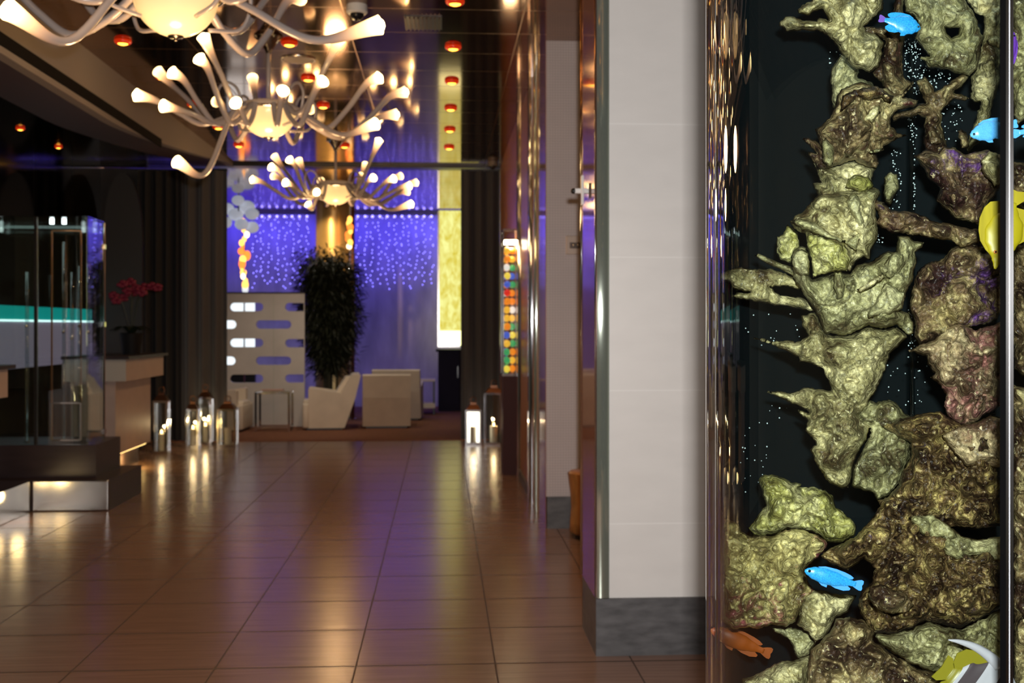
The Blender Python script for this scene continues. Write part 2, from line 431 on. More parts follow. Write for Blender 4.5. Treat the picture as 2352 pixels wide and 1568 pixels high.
def chandelier(c, zb, R, label, tips, extra=()):
    "c = centre on plan, zb = bottom of the bowl, R = bowl radius; tips = (px, py, near, reach)"
    zr = zb + R * 1.12
    t = thing('chandelier', (c.x, c.y, zb - .03), label, 'chandelier', 'white glass chandeliers')
    C0 = (c.x, c.y, zb)
    prof = [(R * math.sin(PI / 2 * k / 14) * 1.0, R * (1 - math.cos(PI / 2 * k / 14))) for k in range(15)]
    mb = MB(); mb.lathe(prof, C0, 40); bowl = link('bowl', mb, m_bowl, t, smooth=True)
    mb = MB(); mb.lathe([(R, R), (R * .985, R * 1.10), (R * .90, R * 1.22), (R * .7, R * 1.27), (.0, R * 1.28)], C0, 40)
    link('bowl_rim', mb, m_bowl_rim, bowl, smooth=True)
    mb = MB(); mb.lathe([(0, -.022), (.009, -.020), (.009, -.008), (.036, -.004), (.038, .003), (.03, .007)], C0, 24); link('finial', mb, m_finial, bowl, smooth=True)
    mb = MB(); mb.tube([(c.x, c.y, zr), (c.x, c.y, CEIL - .10)], .017, 12); link('stem', mb, m_arm_plain, t, smooth=True)
    mb = MB(); mb.lathe([(.017, -.13), (.03, -.10), (.07, -.04), (.105, -.012), (.105, 0), (0, 0)], (c.x, c.y, CEIL), 28); link('canopy', mb, m_arm_plain, t, smooth=True)
    ring = [(c.x + R * 1.12 * math.cos(2 * PI * k / 40), c.y + R * 1.12 * math.sin(2 * PI * k / 40), zr - .03) for k in range(41)]
    mb.tube(ring, .010, 8); link('hub_ring', mb, m_chrome, t, smooth=True)
    P = [tip_pos(c, r, px, py, near) for px, py, near, r in tips] + [Vector((c.x + r * math.cos(a), c.y + r * math.sin(a), zr + h)) for a, r, h in extra]
    for i, p in enumerate(P):
        d = Vector((p.x - c.x, p.y - c.y, 0)); L = d.length; d.normalize()
        z0 = zr - .02; zt = p.z
        h0 = Vector((c.x, c.y, z0)) + d * (R * 1.1)
        low = zt < z0 - .12
        if low:
            pts = [h0, Vector((c.x, c.y, z0 - .10)) + d * (R * 1.1 + (L - R * 1.1) * .22), Vector((c.x, c.y, zt - .05)) + d * (R * 1.1 + (L - R * 1.1) * .60), p]
        else:
            sag = z0 - (.15 if zt < z0 + .25 else .07)
            K = L - R * 1.1; at_ = lambda f, z: Vector((c.x, c.y, z)) + d * (R * 1.1 + K * f)
            if zt < z0 + .25: pts = [h0, at_(.16, z0 - .105), at_(.40, sag - .025), at_(.62, sag + (zt - sag) * .30), at_(.84, sag + (zt - sag) * .86), p]
            else: pts = [h0, at_(.20, z0 - .075), at_(.42, z0 - .03), at_(.66, z0 + (zt - z0) * .38), at_(.84, z0 + (zt - z0) * .70), p]
        pp = smooth_path(pts, 12); n = len(pp)
        rad, glow = [], []
        for k in range(n):
            s = k / (n - 1)
            f = max(0, (s - .68) / .32)
            rad.append(.0195 + .026 * f ** 1.7)
            glow.append(max(0, (s - .70) / .30) ** 1.2)
        mb = MB(); mb.tube(pp, rad, 12, cap=False); o0 = len(mb.v)
        g = [w for w in glow for _ in range(12)]
        mb.attr = ('glow', g)
        arm = link('arm', mb, m_arm, t, smooth=True, recalc=False)
        e = (pp[-1] - pp[-2]).normalized()
        mb = MB(); mb.ball(p - e * .012, .034, 14, 10); link('bulb', mb, m_bulb, arm, smooth=True)
    # little scrolls that curl up off the hub between the arms
    for k in range(4):
        a = 2 * PI * k / 4 + .75; d = Vector((math.cos(a), math.sin(a), 0)); b = Vector((c.x, c.y, zr))
        q = smooth_path([b + d * R * 1.1, b + d * (R * 1.1 + .05) + Vector((0, 0, .10)), b + d * (R * 1.1 + .14) + Vector((0, 0, .12)),
                         b + d * (R * 1.1 + .20) + Vector((0, 0, .03)), b + d * (R * 1.1 + .14) + Vector((0, 0, -.12)), b + d * (R * .9) + Vector((0, 0, -.16))], 6)
        mb = MB(); mb.tube(q, .0105, 8); link('scroll', mb, m_arm_plain, t, smooth=True)
    return t
m_finial = pbr('dark_nickel', (.25, .22, .20), .2, 1)
m_arm_plain = pbr('white_glass_stem', (.52, .45, .42), .18, coat=.3)
E = lambda *a: [(math.radians(x), r, h) for x, r, h in a]
chandelier(Vector((-1.27, 5.5)), 2.885, .20, 'nearest white glass chandelier, its opal bowl cut by the top edge of the photo',
           [(18, 22, True, 1.02), (873, 57, True, 1.03), (690, -6, False, .95), (-40, -60, False, 1.0)],
           E((200, .95, .35), (250, 1.0, .42), (290, .9, .5), (110, 1.0, .25), (65, 1.0, .4), (150, .95, .45), (330, .8, .55)))
chandelier(Vector((-1.27, 8.4)), 2.885, .205, 'middle white glass chandelier of three, glowing opal bowl in full view',
           [(312, 218, True, 1.03), (374, 243, True, .92), (405, 371, True, .85), (362, 163, False, .98), (394, 166, True, .85), (457, 134, True, .80),
            (467, 84, True, .85), (497, 233, False, .75), (541, 236, True, .55),
            (779, 88, True, .85), (742, 186, True, .75), (872, 178, True, .95), (932, 211, False, 1.02), (911, 263, False, .98), (864, 284, True, .98),
            (650, 208, True, .62), (712, 250, False, .80), (580, 178, False, .9)])
chandelier(Vector((-1.21, 13.0)), 2.885, .21, 'farthest white glass chandelier of three, hanging before the gold column',
           [(578, 412, True, .98), (655, 419, True, .85), (630, 358, False, .95), (622, 383, True, .98), (664, 366, True, .8), (686, 367, False, .8), (627, 404, False, 1.0),
            (737, 415, False, .75), (727, 441, True, .45), (707, 468, True, .40),
            (871, 321, True, .85), (840, 377, False, .85), (858, 408, True, .8), (830, 403, False, .6), (905, 410, True, .95), (921, 404, False, .97), (942, 426, True, .98),
            (957, 419, False, 1.0), (938, 440, False, .95), (946, 468, True, .95)])

# ================================================================== CEILING FITTINGS
m_red = pbr('red_glass_ring', (.30, .012, .004), .25, emit=(1, .045, .005), es=.42)
m_hot = emis('amber_lamp', (1, .40, .04), 7)
def downlight(x, y, label, CEIL=CEIL, k=1.0):
    t = thing('ceiling_spotlight', (x, y, CEIL), label, 'ceiling light', 'red glass ceiling spotlights')
    mb = MB(); mb.lathe([(r * k, z * k) for r, z in ((.060, 0), (.064, -.008), (.058, -.022), (.044, -.030), (.038, -.026), (.040, 0))], (x, y, CEIL), 24); link('glass_ring', mb, m_red, t, smooth=True)
    mb = MB(); mb.lathe([(r * k, z * k) for r, z in ((0, -.036), (.02, -.035), (.036, -.028), (.040, -.01), (0, -.01))], (x, y, CEIL), 20); link('lamp', mb, m_hot, t, smooth=True)
ORD = ['nearest', 'second', 'third', 'fourth', 'fifth', 'sixth']
for k in range(6):
    downlight(.085, 7.40 + 1.205 * k, f'red ceiling spotlight in the row above the right of the aisle, {ORD[k]} from the front')
for k in range(4):
    downlight(-1.14, 8.56 + 1.205 * k + (1.205 if k == 3 else 0), f'red ceiling spotlight in the row between the chandeliers, {ORD[k]} from the front')
for k in range(6):
    downlight(-2.37, 7.38 + 1.205 * k, f'red ceiling spotlight in the row beside the taupe soffit, {ORD[k]} from the front')
for k in range(6):
    for x in (.085, -1.14, -2.37):
        downlight(x, 7.40 - 1.205 * (k + 1) - .01, 'red ceiling spotlight over the lobby behind the photographer, out of the picture')
for x, y, w_ in ((-3.62, 9.98, 'first'), (-3.90, 11.8, 'second')):  # added lamps standing in for spotlights reflected in the dark wall
    downlight(x, y, f'red spotlight added under the dark left soffit for a mirror reflection, {w_} from the front', fz(y) + .002, .6)

def dome(px, py, Y, s, label, base_col):
    p = at(px, py, Y)
    t = thing('dome_camera', (p.x, p.y, CEIL), label, 'security camera')
    mb = MB(); mb.lathe([(0, 0), (.085 * s, 0), (.088 * s, -.06 * s), (.072 * s, -.075 * s), (0, -.075 * s)][::-1], (p.x, p.y, CEIL), 28); link('housing', mb, base_col, t, smooth='auto')
    mb = MB(); mb.lathe([(.058 * s * math.cos(PI / 2 * k / 8), -.075 * s - .058 * s * math.sin(PI / 2 * k / 8)) for k in range(9)][::-1], (p.x, p.y, CEIL), 24)
    link('dome', mb, pbr('smoked_dome', (.008, .008, .01), .05), t, smooth=True)
m_white = pbr('white_plastic', (.70, .66, .62), .4)
dome(820, 0, 7.55, .8, 'white security camera with a black dome under the ceiling, above the chandelier arm', m_white)
dome(1132, 372, 14.6, .75, 'small dark dome camera on the ceiling above the charcoal curtain', pbr('dim_dome_housing', (.20, .16, .13), .4))
p = at(685, 142, 9.1)
t = thing('ceiling_speaker', (p.x, p.y, CEIL), 'round flat grey speaker set in the mirrored ceiling', 'speaker')
mb = MB(); mb.lathe([(0, -.012), (.115, -.012), (.125, -.006), (.125, 0), (0, 0)], (p.x, p.y, CEIL), 36); link('grille', mb, pbr('grey_grille', (.36, .30, .27), .6), t)
mb = MB(); mb.lathe([(.125, 0), (.127, -.01), (.134, -.01), (.136, 0)], (p.x, p.y, CEIL), 36); link('rim', mb, m_steel, t, smooth=True)
# slatted air grille
a_, b_ = at(985, 50, 7.98), at(1065, 50, 7.98)
t = thing('ceiling_vent', ((a_.x + b_.x) / 2, 7.95, CEIL), 'dark slatted air grille in the ceiling between two red spotlights', 'air vent')
mb = MB(); mb.box(-.26, .0, 7.78, 8.12, CEIL - .006, CEIL); link('backing', mb, m_dark, t)
for k in range(9):
    mb = MB(); mb.box(-.255 + .029 * k, -.247 + .029 * k, 7.79, 8.11, CEIL - .02, CEIL - .004); link('slat', mb, pbr('bronze_slat', (.10, .06, .04), .4, .8) if k == 0 else bpy.data.materials['bronze_slat'], t)
# ================================================================== LOUNGE BEHIND THE CURTAINS
m_white_lac = pbr('white_lacquer', (.55, .51, .48), .45, var=.06, vscale=4)
m_leather = pbr('ivory_leather', (.72, .62, .50), .5, var=.06, vscale=5, bump=.08, bscale=60)
m_leather_side = m_leather
m_silver_tube = m_chrome

def slot_panel(name, x0, x1, z0, z1, y, th, slots, mat, parent):
    "flat panel with rounded slots cut through; slots = (cx, cz, w, h)"
    cu = bpy.data.curves.new(name, 'CURVE'); cu.dimensions = '2D'; cu.fill_mode = 'BOTH'; cu.extrude = th / 2
    def spl(pts):
        s = cu.splines.new('POLY'); s.points.add(len(pts) - 1); s.use_cyclic_u = True
        for q, (a, b) in zip(s.points, pts): q.co = (a, b, 0, 1)
    spl([(x0, z0), (x1, z0), (x1, z1), (x0, z1)])
    for cx, cz, w, h in slots:
        pts = []; r = h / 2; lo, hi = cx - w / 2, cx + w / 2
        for k in range(13):
            a = -PI / 2 + PI * k / 12; pts.append((min(hi - r + r * math.cos(a), x1 - .012), cz + r * math.sin(a)))
        for k in range(13):
            a = PI / 2 + PI * k / 12; pts.append((max(lo + r + r * math.cos(a), x0 + .012), cz + r * math.sin(a)))
        spl(pts)
    ob = bpy.data.objects.new(name, cu); COL.objects.link(ob)
    dg = bpy.context.evaluated_depsgraph_get(); me = bpy.data.meshes.new_from_object(ob.evaluated_get(dg))
    bpy.data.objects.remove(ob); bpy.data.curves.remove(cu)
    mb = MB()
    mb.add([(v.co.x, y - v.co.z, v.co.y) for v in me.vertices], [list(p.vertices) for p in me.polygons])
    bpy.data.meshes.remove(me)
    return link(name, mb, mat, parent)

# white screen with rows of capsule slots
SY = 17.1
def sx(px): return at(px, 800, SY).x
def sz(py): return at(600, py, SY).z
t = thing('slotted_screen', (sx(612), SY, .01), 'white room divider pierced with rows of capsule-shaped slots, left of the bamboo', 'room divider')
xa, xm, xb = sx(500), sx(629), sx(700)
h = sz(703) - sz(722)
slots = []
for py, xs in ((705, ((568, 76),)), (745, ((505, 84), )), (787, ((568, 76),)), (828, ((502, 84),)), (868, ((568, 78),))):
    for cx, w in xs: slots.append((sx(cx), sz(py), w / FPX * SY, h))
slots = [s for s in slots if s[0] + s[2] / 2 > xa + .05]
full = [(sx(567), sz(705), .49, h), (sx(567), sz(787), .49, h), (sx(567), sz(869), .49, h), (sx(505), sz(745), .49, h), (sx(503), sz(828), .49, h)]
right = [(sx(629), sz(745), .52, h), (sx(629), sz(828), .52, h)]
# the two uprights meet on the seam at the middle of the wide slots, so both rows are cut in one sheet
slot_panel('front_sheet', xa, xb, .01, sz(674), SY, .05, full + right + [(sx(688), sz(705), .42, h), (sx(688), sz(788), .42, h), (sx(688), sz(869), .42, h)], m_white_lac, t)
mb = MB(); mb.box(xa, xb, SY - .03, SY + .03, sz(674), sz(674) + .02); link('top_cap', mb, m_dark, t)
mb = MB(); mb.box(xm - .004, xm + .004, SY - .0285, SY - .02, .02, sz(838)); mb.box(xm - .004, xm + .004, SY - .0285, SY - .02, sz(735), sz(676)); mb.box(xm - .004, xm + .004, SY - .0285, SY - .02, sz(820), sz(755)); link('seam', mb, m_plain, t)

def armchair(px, py_base, Y, rot, label, w=.72, group='ivory lounge armchairs', sc=1.0, mat=None):
    "low block armchair facing local -Y; rot turns it about Z"
    p = at(px, py_base, Y); base = Vector((p.x, Y, .006))
    M = Matrix.Translation(base) @ Matrix.Rotation(rot, 4, 'Z') @ Matrix.Scale(sc, 4)
    t = thing('armchair', base, label, 'armchair', group); mt = mat or m_leather
    hw = w / 2
    for s in (-1, 1):
        poly = [(-.33, .03), (-.335, .585), (-.31, .60), (.13, .53), (.335, .46), (.18, .03)]
        b = MB(M); x0, x1 = (hw - .13, hw) if s > 0 else (-hw, -hw + .13)
        b.prism(poly, x0, x1, 'X'); link('arm', b, mt, t)
    b = MB(M); b.prism([(.03, .03), (.05, .40), (.285, .785), (.31, .80), (.40, .805), (.415, .785), (.337, .46), (.182, .03)], -hw + .002, hw - .002, 'X'); link('backrest', b, mt, t)
    b = MB(M); b.rbox(-hw + .004, hw - .004, -.42, -.325, .03, .385, .025); link('front_panel', b, mt, t, smooth='auto')
    b = MB(M); b.rbox(-hw + .13, hw - .13, -.41, .06, .28, .43, .035); link('seat_cushion', b, mt, t, smooth='auto')
    b = MB(M); b.prism([(-.03, .40), (.20, .76), (.27, .765), (.05, .40)], -hw + .13, hw - .13, 'X'); link('back_cushion', b, mt, t, smooth='auto')
    b = MB(M); b.box(-hw + .05, hw - .05, -.36, .15, 0, .032); link('plinth', b, m_dark, t)
    return t
armchair(762, 985, 16.84, -PI / 2 + .10, 'ivory armchair turned side-on to the left, in front of the bamboo')
armchair(888, 985, 16.9, PI + .05, 'ivory armchair seen from behind, to the right of the side-on one', w=.70)
armchair(915, 955, 18.3, PI - .06, 'ivory armchair whose back shows over the nearer rear-view chair', w=.74, sc=1.02)
armchair(503, 985, 16.6, PI / 2 - .05, 'ivory armchair half hidden by the grey brown curtain, facing right')
# chrome side table with glass top
A, B = at(593, 985, 16.5), at(668, 985, 16.5); y0, y1 = 16.3, 16.68; zt = at(630, 898, 16.5).z
t = thing('side_table', ((A.x + B.x) / 2, 16.5, .006), 'chrome framed side table with a glass top before the white slotted screen', 'table')
for x in (A.x, B.x):
    for y in (y0, y1):
        mb = MB(); mb.box(x - .015, x + .015, y - .015, y + .015, .006, zt); link('leg', mb, m_chrome, t)
for z, nm in ((zt - .015, 'top_frame'), (.06, 'lower_frame')):
    mb = MB()
    for y in (y0, y1): mb.box(A.x + .015, B.x - .015, y - .012, y + .012, z - .012, z + .012)
    for x in (A.x, B.x): mb.box(x - .012, x + .012, y0 + .015, y1 - .015, z - .012, z + .012)
    link(nm, mb, m_chrome, t)
m_clear = glassy('clear_glass', (.93, .95, .94))
mb = MB(); mb.box(A.x - .01, B.x + .01, y0 - .01, y1 + .01, zt + .001, zt + .012); link('glass_top', mb, m_clear, t)
mb = MB(); mb.box(A.x + .06, B.x - .10, y0 + .08, y0 + .26, zt + .013, zt + .03); link('magazine', mb, pbr('peach_magazine', (.55, .34, .24), .4), loc=None, label='peach covered magazine lying on the chrome side table', cat='magazine')

# bamboo in a pot
BX = at(757, 900, 17.7); 
t = thing('bamboo_plant', (BX.x, 17.7, .006), 'tall dark bamboo with dense hanging leaves, before the gold column', 'potted plant')
mb = MB(); mb.lathe([(0, 0), (.17, 0), (.20, .02), (.235, .46), (.225, .48), (.205, .46), (.19, .40), (0, .40)], (BX.x, 17.7, .006), 28); pot = link('pot', mb, pbr('dark_bronze_pot', (.03, .022, .018), .35), t, smooth='auto')
mb = MB(); mb.lathe([(0, .405), (.19, .405)], (BX.x, 17.7, .006), 20); link('soil', mb, pbr('soil', (.02, .013, .008), .95), pot)
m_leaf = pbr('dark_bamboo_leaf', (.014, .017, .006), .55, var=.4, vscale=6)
m_cane = pbr('bamboo_cane', (.045, .04, .015), .5)
random.seed(3)
leaf = MB()
def add_leaf(p, d, L, w):
    d = d.normalized(); s = d.cross(Vector((0, 0, 1)));
    s = (s if s.length > .01 else Vector((1, 0, 0))).normalized(); n = s.cross(d).normalized()
    q = [p, p + d * L * .35 + s * w + n * .004, p + d * L * .35 - s * w + n * .004, p + d * L]
    m = p + d * L * .4 - n * w * .4
    leaf.add([q[0], q[1], m, q[2], q[3]], [(0, 1, 2), (0, 2, 3), (1, 4, 2), (2, 4, 3)])
for k in range(11):
    a = random.uniform(0, 2 * PI); r = random.uniform(.01, .13)
    b0 = Vector((BX.x + r * math.cos(a), 17.7 + r * math.sin(a), .40)); top = random.uniform(2.15, 2.68)
    lean = random.uniform(.03, .26)
    pts = [b0, b0 + Vector((math.cos(a) * lean * .3, math.sin(a) * lean * .3, (top - .4) * .5)), b0 + Vector((math.cos(a) * lean, math.sin(a) * lean, top - .4))]
    pp = smooth_path(pts, 8); mb = MB(); mb.tube(pp, [.016 - .009 * i / (len(pp) - 1) for i in range(len(pp))], 7)
    link('cane', mb, m_cane, t, smooth=True)
    for i, q in enumerate(pp):
        if q.z < 1.05: continue
        for _ in range(58):
            a2 = random.uniform(0, 2 * PI); L = random.uniform(.03, .36) * (1.0 if q.z > 1.3 else .75)
            tw = q + Vector((math.cos(a2) * L, math.sin(a2) * L * .9, random.uniform(-.34, .10)))
            add_leaf(tw, Vector((math.cos(a2), math.sin(a2), random.uniform(-1.6, .35))), random.uniform(.10, .19), random.uniform(.010, .017))
# the leaves close to a full crown from the shoulders down to head height
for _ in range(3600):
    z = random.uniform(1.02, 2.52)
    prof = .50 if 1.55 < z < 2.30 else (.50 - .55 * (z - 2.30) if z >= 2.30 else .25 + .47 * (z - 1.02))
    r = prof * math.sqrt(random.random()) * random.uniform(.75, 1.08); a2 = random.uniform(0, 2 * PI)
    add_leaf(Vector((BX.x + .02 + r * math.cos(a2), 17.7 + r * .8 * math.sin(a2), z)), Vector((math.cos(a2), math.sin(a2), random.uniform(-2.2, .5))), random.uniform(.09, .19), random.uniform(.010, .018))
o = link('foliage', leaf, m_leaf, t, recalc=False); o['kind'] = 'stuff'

# gold column
GX = at(766, 600, 18.9).x
mb = MB(); mb.lathe([(.295, 0), (.295, CEIL - .012)], (GX, 18.9, .006), 48); struct('column_gold', mb, pbr('gold_leaf_column', (.72, .50, .22), .34, .55, var=.08, vscale=4), smooth=True)
mb = MB(); mb.tube([(GX + .33, 18.75, .006), (GX + .33, 18.75, CEIL)], .03, 12); struct('column_pipe', mb, pbr('copper_pipe', (.45, .26, .22), .25, .9), smooth=True)

# amber lamps: slim tower of amber glass behind the screen, cluster on the column
m_amber = [emis('amber_glow', (1, .45, .08), 3.0), emis('orange_glow', (1, .2, .03), 2.2), emis('pale_amber_glow', (1, .72, .4), 4.0), pbr('frosted_white_glass', (.75, .75, .75), .3, emit=(.9, .95, 1), es=.9)]
random.seed(5)
def amber_tower(px, Y, pyt, pyb, w, label, n, base_z=None):
    p0, p1 = at(px, pyb, Y), at(px, pyt, Y)
    zb = .006 if base_z is None else base_z
    t = thing('amber_glass_lamp', (p0.x, Y, zb), label, 'lamp')
    mb = MB(); mb.tube([(p0.x, Y, zb + .012), (p0.x, Y, p1.z)], .014, 8); link('stem', mb, m_chrome, t, smooth=True)
    mb = MB(); mb.lathe([(0, 0), (.13, 0), (.13, .012), (0, .02)], (p0.x, Y, zb), 24); link('base', mb, m_chrome, t)
    for k in range(n):
        f = (k + .5) / n; z = p0.z + (p1.z - p0.z) * f
        mb = MB(); mb.ball((p0.x + random.uniform(-w, w), Y + random.uniform(-w, w), z), random.uniform(.035, .06), 12, 8, sc=(1, 1, random.uniform(.9, 1.5)))
        link('glass_drop', mb, m_amber[random.choice([0, 0, 1, 2, 0, 3])], t, smooth=True)
amber_tower(561, 19.4, 505, 668, .05, 'slim tower of glowing amber glass drops rising over the white slotted screen', 17)
amber_tower(801, 18.4, 500, 570, .03, 'short cluster of amber glass drops on a pole beside the gold column', 8)
# white petal pendant above the amber tower
p = at(548, 495, 18.5); t = thing('petal_pendant', (p.x, p.y, CEIL), 'white petal-shaped glass pendant hanging over the white slotted screen', 'pendant lamp')
mb = MB(); mb.tube([(p.x, p.y, CEIL), (p.x, p.y, p.z)], .012, 8); link('cord', mb, m_dark, t)
m_petal = pbr('white_glass_petal', (.7, .72, .75), .35, emit=(.75, .82, 1), es=.30)
for k, (dx, dz, r) in enumerate(((-.20, .12, .10), (-.05, .02, .11), (.12, .14, .12), (.23, .02, .10), (.05, -.14, .10), (-.20, -.12, .10), (.20, -.18, .10), (0, .24, .09))):
    mb = MB(); mb.ball((p.x + dx, p.y + random.uniform(-.12, .12), p.z + dz), r, 14, 8, sc=(1.15, .5, .95)); link('petal', mb, m_petal, t, smooth=True)
# glowing panel added for the window light behind the slots of the screen
A, B = at(505, 800, 19.8), at(583, 800, 19.8)
t = thing('added_light_box', ((A.x + B.x) / 2, 19.8, .006), 'tall white panel added behind the screen to glow through its slots', 'lamp')
mb = MB(); mb.box(A.x, B.x, 19.8, 19.92, .72, 1.95); link('diffuser', mb, emis('added_slot_light', (.88, .96, 1), 1.25), t)
mb = MB(); mb.box(A.x - .02, B.x + .02, 19.79, 19.93, .006, .72); link('base', mb, m_dark, t)
mb = MB(); mb.box(A.x - .02, B.x + .02, 19.79, 19.93, 1.95, 1.98); link('cap', mb, m_dark, t)
# onyx light panel and its dark cabinet
A, B = at(1009, 800, 20.6), at(1100, 800, 20.6)
zb = at(1030, 797, 20.6).z
m_onyx, nt, out = new_mat('backlit_onyx')
e = N(nt, 'ShaderNodeEmission'); e.inputs[1].default_value = 1.0
tc = N(nt, 'ShaderNodeTexCoord'); mp = N(nt, 'ShaderNodeMapping'); mp.inputs['Scale'].default_value = (4, 4, 2)
no = N(nt, 'ShaderNodeTexNoise'); no.inputs['Scale'].default_value = 2.5; no.inputs['Detail'].default_value = 8; no.inputs['Distortion'].default_value = 1.2
r = N(nt, 'ShaderNodeValToRGB'); q = r.color_ramp.elements; q[0].position = .32; q[0].color = (.72, .58, .05, 1); q[1].position = .66; q[1].color = (1, 1, .36, 1)
nt.links.new(tc.outputs['Object'], mp.inputs[0]); nt.links.new(mp.outputs[0], no.inputs['Vector']); nt.links.new(no.outputs['Fac'], r.inputs[0]); nt.links.new(r.outputs[0], e.inputs[0]); nt.links.new(e.outputs[0], out.inputs[0])
t = thing('onyx_light_panel', ((A.x + B.x) / 2, 20.6, zb), 'tall yellow backlit onyx panel beside the charcoal curtain', 'light panel')
mb = MB(); mb.box(A.x, B.x, 20.6, 20.66, zb + .30, CEIL - .02); link('stone_sheet', mb, m_onyx, t)
mb = MB(); mb.box(A.x, B.x, 20.6, 20.66, zb + .03, zb + .30); link('lamp_trough', mb, emis('onyx_lamp', (1, .97, .45), 2.6), t)
mb = MB(); mb.box(A.x - .03, A.x, 20.59, 20.67, zb, CEIL - .02); mb.box(A.x, B.x, 20.59, 20.67, zb, zb + .03); link('frame', mb, m_steel, t)
m_navy = pbr('navy_lacquer', (.012, .010, .03), .6, spec=.15)
t = thing('cabinet', ((A.x + B.x) / 2, 20.2, .006), 'dark navy cabinet standing below the yellow onyx panel', 'cabinet')
mb = MB(); mb.box(A.x - .02, B.x, 20.0, 20.6, .006, zb - .07); link('body', mb, m_navy, t)
mb = MB(); mb.box(A.x - .06, B.x, 19.96, 20.6, zb - .07, zb - .03); link('top', mb, m_navy, t)
for k in range(2):
    mb = MB(); xx = A.x + .02 + k * .36; mb.box(xx, xx + .33, 19.985, 20.0, .08, zb - .1); d = link('door', mb, m_navy, t)
    mb = MB(); mb.box(xx + .30, xx + .312, 19.965, 19.985, .6, .8); link('handle', mb, m_chrome, d)
# low table and ottoman in the far right corner of the lounge
p = at(978, 930, 19.5)
t = thing('low_table', (p.x, 19.5, .006), 'low pale two-tier table near the navy cabinet', 'table')
zt = at(978, 870, 19.5).z
mb = MB(); mb.box(p.x - .16, p.x + .16, 19.25, 19.75, zt - .03, zt); link('top', mb, m_leather, t)
mb = MB(); mb.box(p.x - .16, p.x + .16, 19.25, 19.75, .12, .20); link('shelf', mb, m_leather, t)
for sx_ in (-.14, .14):
    for sy in (19.28, 19.72):
        mb = MB(); mb.box(p.x + sx_ - .015, p.x + sx_ + .015, sy - .015, sy + .015, .006, zt - .03); link('leg', mb, m_dark, t)

# ------------------------------------------------------------------ fairy light strings on the back wall
m_fairy = emis('blue_fairy_bulb', (.24, .20, 1), 5)
m_wire = pbr('clear_wire', (.2, .2, .25), .4)
random.seed(11)
WX = [at(px, 600, 21.15).x for px in (-1, )]
pxs = [585 + 17.2 * k for k in range(8)] + [822 + 16.9 * k for k in range(11)]
for i, px in enumerate(pxs):
    p0, p1 = at(px, 496, 21.2), at(px, 676 - random.uniform(0, 30), 21.2)
    mb = MB(); pts = [(p0.x + .015 * math.sin(k * 1.7 + i), 21.22, p0.z + (p1.z - p0.z) * k / 14) for k in range(15)]
    mb.tube([(p0.x, 21.22, CEIL - .0005)] + pts, .0022, 5, mi=0)
    for k in range(17):
        f = (k + random.uniform(.1, .9)) / 17
        z = p0.z + (p1.z - p0.z) * f
        mb.ball((p0.x + random.uniform(-.045, .045), 21.22 + random.uniform(-.02, .02), z), .0105, 6, 4, mi=1)
    mb.ball((p0.x, 21.18, p0.z - .01), .024, 8, 6, mi=1)
    link('fairy_light_string', mb, [m_wire, m_fairy], loc=(p0.x, 21.22, p1.z), label='blue fairy light string hanging down the lavender back wall', cat='string lights', group='blue fairy light strings', recalc=False)
mb = MB(); mb.box(-5.4, 2.05, 21.12, 21.17, CEIL - .05, CEIL - .02); link('light_rail', mb, m_dark, label='thin dark rail along the top of the back wall holding the fairy lights', cat='rail')

